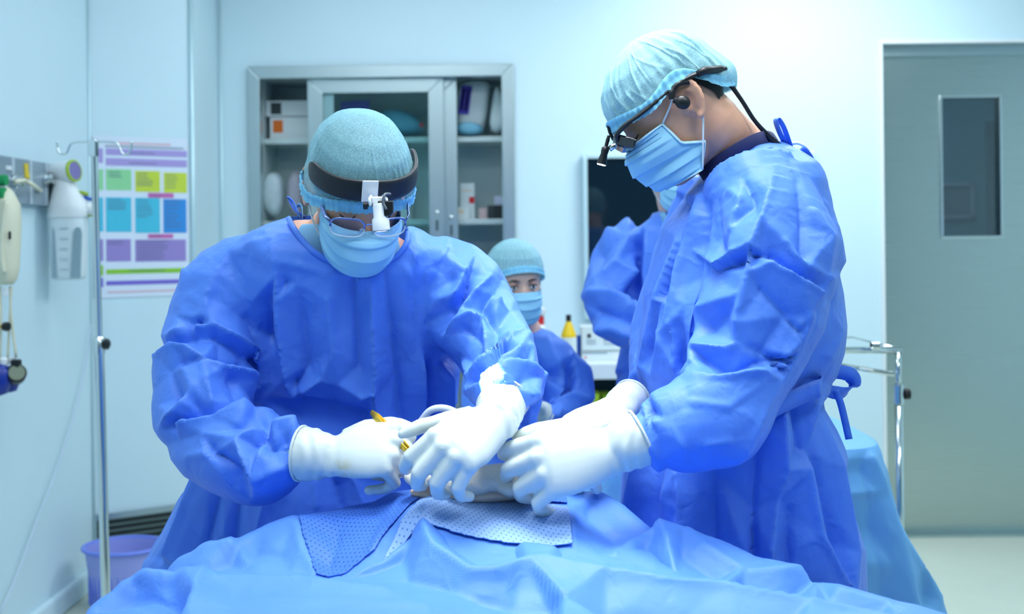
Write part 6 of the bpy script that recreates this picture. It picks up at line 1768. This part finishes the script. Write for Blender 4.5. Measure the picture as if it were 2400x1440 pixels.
d1, base1 = sheet('surgical_drape', S1, S1x, (-0.66, 0.62), (1.50, 1.90), 0.005, M['drape'], None, seed=11, soft=1, relief=(tD1, D1))
tag(d1, 'rear blue surgical drape around the operating field below the gloved hands', 'drape')
d2, base2 = sheet('surgical_drape', S2, S2x, (-0.84, 0.90), (0.99, 1.66), 0.005, M['drape'], None, seed=12, fine=(90, 1.2), soft=1, relief=(tD2, D2))
tag(d2, 'large blue front drape with sharp folds spread across the foreground', 'drape')
# perforated reinforcement pads
def dotted(name, rgb, hole):
    mt = fabric(name, rgb, crumple=0.1)
    nt = mt.node_tree; b = nt.nodes['Principled BSDF']
    src = b.inputs['Base Color'].links[0].from_socket
    tc = nt.nodes.new('ShaderNodeTexCoord'); mp = nt.nodes.new('ShaderNodeMapping'); mp.inputs['Scale'].default_value = (125, 125, 0); mp.inputs['Rotation'].default_value = (0, 0, 0.5)
    vo = nt.nodes.new('ShaderNodeTexVoronoi'); vo.inputs['Scale'].default_value = 1; vo.inputs['Randomness'].default_value = 0.0; vo.voronoi_dimensions = '2D'
    nt.links.new(tc.outputs['Object'], mp.inputs['Vector']); nt.links.new(mp.outputs['Vector'], vo.inputs['Vector'])
    cp = nt.nodes.new('ShaderNodeMath'); cp.operation = 'LESS_THAN'; cp.inputs[1].default_value = 0.16
    nt.links.new(vo.outputs['Distance'], cp.inputs[0])
    mx = nt.nodes.new('ShaderNodeMix'); mx.data_type = 'RGBA'; mx.inputs['B'].default_value = lin(*hole)
    nt.links.new(src, mx.inputs['A']); nt.links.new(cp.outputs[0], mx.inputs['Factor']); nt.links.new(mx.outputs['Result'], b.inputs['Base Color'])
    return mt
def inside(poly):
    P = [at(*p) for p in poly]
    P = np.array([(p.x, p.y) for p in P])
    def f(V):
        x, y = V[:, 0], V[:, 1]; c = np.zeros(len(V), bool); n = len(P); j = n - 1
        for i in range(n):
            xi, yi = P[i]; xj, yj = P[j]
            c ^= ((yi > y) != (yj > y)) & (x < (xj - xi) * (y - yi) / (yj - yi + 1e-12) + xi)
            j = i
        return c
    return f
M['pad'] = dotted('perforated blue pad', (78, 132, 232), (34, 70, 160))
M['pad_lit'] = dotted('perforated lit pad', (156, 194, 248), (70, 120, 205))  # copy of the pad cloth, strong lamp light put into its paler colour
pd1, _ = sheet('perforated_pad', S1, S1x, (-0.5, 0.1), (1.50, 1.82), 0.004, M['pad'], d1, cut=inside([(688, 1232, 1.705), (800, 1195, 1.745), (935, 1165, 1.775), (1000, 1185, 1.70), (885, 1300, 1.585), (800, 1345, 1.55), (735, 1350, 1.56)]), lift=0.004, seed=11, relief=(tD1, D1))
pd2, _ = sheet('perforated_pad', S1, S1x, (-0.3, 0.4), (1.50, 1.82), 0.004, M['pad_lit'], d1, cut=inside([(1000, 1180, 1.70), (1150, 1165, 1.74), (1340, 1205, 1.69), (1352, 1288, 1.57), (1180, 1268, 1.575), (985, 1230, 1.60), (880, 1300, 1.55), (900, 1290, 1.585)]), lift=0.006, seed=11, relief=(tD1, D1))
pd3, _ = sheet('perforated_pad', S1, S1x, (0.0, 0.4), (1.60, 1.84), 0.004, M['pad'], d1, cut=inside([(1250, 1150, 1.78), (1335, 1150, 1.78), (1335, 1205, 1.71), (1260, 1195, 1.71)]), lift=0.004, seed=11, relief=(tD1, D1))

# gauze pads and an opening of skin where the hands work
opc = at(1130, 1118, 1.70)
gz = thing('gauze_pad', 'cream gauze swab between the gloved hands', 'gauze', opc)
M['gauze'] = mat('cream gauze', (222, 216, 204), 0.8, bump=0.5, bscale=220)
M['opskin'] = mat('pale skin', (232, 206, 186), 0.5, sub=0.2)
m = MB(); ball(m, at(1165, 1120, 1.71), (0.085, 0.036, 0.022), None, 10); ball(m, at(1100, 1138, 1.70), (0.05, 0.03, 0.018), None, 10); ball(m, at(1225, 1140, 1.69), (0.045, 0.03, 0.018), None, 10); V, fs = fuse(m, 0.004, 1)
V = V + normals_of(V, fs) * (0.004 * noise3(V, 70, 3))[:, None]
link('gauze_fold', V, fs, M['gauze'], gz, True)
m = MB(); ball(m, at(1000, 1120, 1.70), (0.032, 0.025, 0.012), None, 10); V, fs = fuse(m, 0.004, 1)
V = V + normals_of(V, fs) * (0.003 * noise3(V, 110, 5))[:, None]
g2 = link('gauze_swab', V, fs, M['gauze'], None, True); tag(g2, 'small cream gauze swab under the forceps tip', 'gauze')
sk = MB(); ball(sk, at(1110, 1152, 1.73), (0.10, 0.045, 0.016), None, 14)
tag(sk.build('patient_skin', M['opskin'], smooth=True), 'small patch of patient skin at the opening of the drapes', 'patient')
# suction tube with white bands
m = MB(); m.tube(spline([at(985, 990, 1.86), at(1010, 962, 1.85), at(1045, 958, 1.84), at(1080, 975, 1.83), at(1105, 1005, 1.80)], 6), 0.006, 10)
sct = m.build('suction_tube', mat('white tubing', (226, 236, 246), 0.25), smooth=True); tag(sct, 'white suction tube curving between the surgeons hands', 'tube')
m = MB(); m.tube(spline([at(1018, 1030, 1.74), at(1022, 1000, 1.745), at(1034, 985, 1.75), at(1052, 988, 1.75), at(1066, 998, 1.74)], 5), 0.0016, 8)
tag(m.build('suture_wire', M['black'], smooth=True), 'thin dark curved wire beside the white suction tube', 'wire')

# ================================================================== pale draped table at the right
dD = 2.68
dt = thing('draped_table', 'back table covered by a pale blue drape behind the profile surgeon', 'table', (0.55, dD, 0))
rr = np.random.RandomState(5)
cxD = 0.52
n = 120
zt_ = at(2030, 1018, 2.6).z
HX = at(2040, 1100, 2.6).x - cxD
n = 260
DSPEC = np.array([(0.02, 0.02, zt_ + 0.004, 0, 2), (0.8 * HX, 0.24, zt_ + 0.004, 0, 5), (0.97 * HX, 0.275, zt_, 0.0, 5), (HX, 0.285, zt_ - 0.02, 0.004, 5), (HX + 0.03, 0.295, zt_ - 0.10, 0.008, 4.2), (HX + 0.10, 0.315, zt_ - 0.25, 0.018, 3.6), (HX + 0.17, 0.335, zt_ - 0.42, 0.03, 3.2), (HX + 0.24, 0.35, zt_ - 0.60, 0.035, 3.0), (HX + 0.31, 0.365, 0.12, 0.04, 2.9)])
rg = []
for k in range(91):
    f = k / 90 * 8
    hx, hy, z, amp, e = [np.interp(f, range(9), DSPEC[:, c]) for c in range(5)]
    ring = []
    for i in range(n):
        a = 2 * PI * i / n
        c, s_ = math.cos(a), math.sin(a)
        q = 1 + amp * (0.5 * math.sin(7 * a + 0.6) + 0.35 * math.sin(12 * a + 2.0) + 0.25 * math.sin(19 * a))
        ring.append(Vector((cxD + hx * q * math.copysign(abs(c) ** (2 / e), c), dD + hy * q * math.copysign(abs(s_) ** (2 / e), s_), z)))
    rg.append(ring)
m = MB(); m.loft(rg, True, False)
V, fs = np.array([tuple(p) for p in m.v]), [f for f in m.f if len(f) == 4]
N = normals_of(V, fs)
N = N * np.sign(((V - np.array([cxD, dD, 0.5])) * N).sum(1).mean())
T_CREASE = [[(2030, 1035, 4), (2060, 1120, 12), (2095, 1240, 16), (2130, 1380, 16), (2150, 1450, 12)], [(2090, 1100, -4), (2130, 1230, -14), (2180, 1400, -14)], [(2075, 1235, 8), (2150, 1320, 12), (2200, 1400, 6)], [(1985, 1158, 10), (2050, 1150, 6)], [(2000, 1322, 8), (2090, 1318, 6)], [(2020, 1100, -8), (2040, 1240, -12), (2070, 1400, -12)]]
tT = tin(T_CREASE, (1500, 980, 2500, 1800), 90, 3.0, 41, 1.5)
Q = project(V)
V = V + N * ((tT(Q) + pinch(Q, T_CREASE, 12, 0.003)) * 1.1 * ease(0.3, -0.2, N[:, 1]) * ease(zt_ + 0.003, zt_ - 0.03, V[:, 2]))[:, None]
dro = link('table_drape', V, m.f, M['drape_light'], dt, True)
for sx in (-1, 1):
    for sy in (-1, 1):
        m = MB(); m.tube([(cxD + sx * 0.20, dD + sy * 0.18, 0.0), (cxD + sx * 0.20, dD + sy * 0.18, zt_ - 0.03)], 0.014, 10); m.build('table_leg', M['steel'], dt, smooth=True)
m = MB(); m.box((cxD, dD, zt_ - 0.02), (2 * HX - 0.16, 0.42, 0.02)); m.build('table_top', M['steel'], dt)

# ================================================================== assistants in the background
M['skin_bg'] = M['skin_light']
BG_CREASE = [[(1470, 560, 4), (1440, 620, 8), (1400, 660, 4)], [(1500, 580, -6), (1490, 680, -10), (1480, 740, -8)], [(1390, 690, 6), (1440, 700, 10), (1490, 730, 8)], [(1400, 730, -6), (1450, 735, -8), (1490, 760, -4)], [(1410, 770, 6), (1450, 770, 10), (1490, 790, 4)], [(1480, 640, 8), (1450, 690, -4)], [(1520, 540, 6), (1515, 640, 8), (1520, 740, 8)],
    [(1280, 800, 4), (1300, 850, 10), (1310, 920, 10), (1300, 980, 4)], [(1250, 820, -4), (1270, 880, -8), (1280, 960, -10)], [(1240, 860, 6), (1235, 960, 8)], [(1330, 840, 8), (1350, 900, 4)], [(1340, 880, -6), (1320, 940, -8)], [(1290, 960, 8), (1340, 930, 8), (1370, 940, 4)], [(1300, 990, -4), (1350, 970, -8)]]
tg = tin(BG_CREASE, (1000, 400, 1800, 1400), 36, 7.0, 21, 1.4)
# seated assistant
G_HEAD = head_matrix(1208, 668, 3.30, 180 + 16, 6, 3, 0.93)
G_TORSO = [(768, 1200, 1262, 3.42, 0.06), (786, 1180, 1296, 3.41, 0.085), (806, 1150, 1326, 3.40, 0.10), (850, 1130, 1345, 3.40, 0.115), (930, 1120, 1350, 3.40, 0.12), (1040, 1110, 1360, 3.38, 0.14), (1160, 1100, 1370, 3.36, 0.18)]
G_A1 = [(1290, 850, 3.40, 0.066), (1326, 880, 3.38, 0.064), (1340, 950, 3.34, 0.060), (1325, 1000, 3.26, 0.056), (1290, 992, 3.18, 0.046), (1268, 968, 3.13, 0.033)]
G_A2 = [(1160, 850, 3.40, 0.066), (1130, 900, 3.37, 0.062), (1130, 970, 3.32, 0.058), (1160, 1000, 3.24, 0.05), (1215, 985, 3.16, 0.034)]
gp_ = at(1230, 1100, 3.4)
PG = thing('person', 'assistant with fair skin and open eyes facing the camera, blue gown, behind the bowed surgeon', 'person', (gp_.x, 3.4, 0))
make_body(PG, G_HEAD, (1228, 800, 3.41), G_TORSO, [G_A1, G_A2], M['skin_light'], (gp_.x, 3.35, 0.62), [(gp_.x - 0.1, 3.05, 0), (gp_.x + 0.1, 3.05, 0)], voxel=0.005)
face_details(PG, G_HEAD, True)
make_cap(PG, G_HEAD, 0.062, -0.03, off=0.010, pleat=0.0022, seed=12, top=0.014, cloth='cap_pale')
make_mask(PG, G_HEAD, seed=4)
make_gown(PG, 'gown', G_TORSO, [G_A1, G_A2], voxel=0.008, reliefs=[tg, tg, tg], pinches=[BG_CREASE] * 3, floor_z=(0.55, 0.30), flare=(1.05, 1.1), gain=3.2)
wg = at(1262, 962, 3.12)
glove(PG, wg, at(1240, 945, 3.06), (0, -0.5, 0.85), True, [(40, 40, 20)] * 4, (0.2, 0.1), cuff=0.03, cuff_dir=at(1285, 985, 3.16) - wg, voxel=0.004)
stl = thing('stool', 'round steel stool under the seated assistant', 'stool', (gp_.x, 3.46, 0))
m = MB(); m.lathe([(0.15, 0.50), (0.16, 0.51), (0.16, 0.54), (0.14, 0.55)], (gp_.x, 3.46, 0), 28); m.build('seat', M['black'], stl, smooth=True, sharp=40)
m = MB(); m.lathe([(0.025, 0.06), (0.025, 0.50)], (gp_.x, 3.46, 0), 16); m.build('column', M['chrome'], stl, smooth=True)
for k in range(5):
    a = 2 * PI * k / 5
    m = MB(); m.tube([(gp_.x, 3.46, 0.08), (gp_.x + 0.24 * math.cos(a), 3.46 + 0.24 * math.sin(a), 0.02)], [0.018, 0.014], 8); m.build('leg', M['chrome'], stl, smooth=True)
# standing assistant behind the right surgeon
A_HEAD = head_matrix(1590, 408, 3.35, 180 + 8, 14, 0, 0.95)
A_TORSO = [(498, 1552, 1640, 3.42, 0.06), (515, 1520, 1680, 3.41, 0.09), (540, 1480, 1710, 3.40, 0.115), (590, 1455, 1730, 3.40, 0.13), (680, 1450, 1735, 3.40, 0.135), (780, 1460, 1725, 3.40, 0.135), (900, 1445, 1735, 3.40, 0.14), (1060, 1425, 1755, 3.40, 0.16)]
A_A1 = [(1500, 570, 3.40, 0.08), (1458, 600, 3.38, 0.082), (1436, 660, 3.34, 0.078), (1430, 715, 3.28, 0.074), (1462, 762, 3.20, 0.064), (1520, 770, 3.14, 0.052), (1570, 760, 3.10, 0.036)]
A_A2 = [(1690, 570, 3.40, 0.08), (1735, 620, 3.38, 0.08), (1755, 700, 3.32, 0.072), (1720, 765, 3.22, 0.06), (1650, 775, 3.14, 0.05), (1610, 765, 3.10, 0.036)]
ap_ = at(1590, 1000, 3.4)
PA = thing('person', 'standing masked assistant half hidden behind the profile surgeon before the dark screen', 'person', (ap_.x, 3.4, 0))
make_body(PA, A_HEAD, (1594, 520, 3.40), A_TORSO, [A_A1, A_A2], M['skin_light'], (ap_.x, 3.4, 0.85), [(ap_.x - 0.1, 3.4, 0), (ap_.x + 0.1, 3.4, 0)], voxel=0.005)
face_details(PA, A_HEAD, True)
make_cap(PA, A_HEAD, 0.05, -0.03, off=0.010, pleat=0.0022, seed=15, top=0.012, cloth='cap_pale')
make_mask(PA, A_HEAD, seed=5)
make_gown(PA, 'gown', A_TORSO, [A_A1, A_A2], voxel=0.008, reliefs=[tg, tg, tg], pinches=[BG_CREASE] * 3, gain=3.4)
strip_mesh('scrub_collar', [at(1536, 520, 3.36), at(1552, 508, 3.32), at(1560, 520, 3.30), at(1590, 540, 3.28)], 0.03, PA, M['scrub'], (0.3, -0.2, 1), 0.0015)
wa = at(1585, 758, 3.08)
glove(PA, wa, at(1640, 750, 3.04), (0, -0.6, 0.8), False, [(40, 40, 20)] * 4, (0.2, 0.1), cuff=0.03, voxel=0.004)
wa = at(1600, 766, 3.06)
glove(PA, wa, at(1545, 775, 3.02), (0, -0.6, 0.8), True, [(40, 40, 20)] * 4, (0.2, 0.1), cuff=0.03, voxel=0.004)
for dx in (-0.1, 0.1):
    shoe(PA, ap_.x + dx, 3.34, 180); shoe(PG, gp_.x + dx, 3.02, 180)

# ================================================================== surgical lamp above the table (outside the frame)
sl_ = thing('surgical_lamp', 'round ceiling-hung surgical lamp over the operating table', 'surgical lamp', (0.1, 1.75, 2.25))
LC = Vector((0.12, 1.72, 2.30))
m = MB(); m.lathe([(0.34, 0.0), (0.36, 0.02), (0.34, 0.06), (0.20, 0.11), (0.05, 0.13)], LC, 40); m.build('lamp_dome', M['white'], sl_, smooth=True, sharp=40)
m = MB(); m.lathe([(0.33, -0.002), (0.33, 0.004)], LC, 40); m.build('lamp_glass', M['diffuser'], sl_)
m = MB(); m.tube([LC + Vector((0, 0, 0.12)), LC + Vector((0.0, 0, 0.30)), LC + Vector((0.5, 0.1, 0.34)), (0.62, 1.82, CEIL_Z)], 0.025, 12); m.build('lamp_arm', M['white'], sl_, smooth=True)
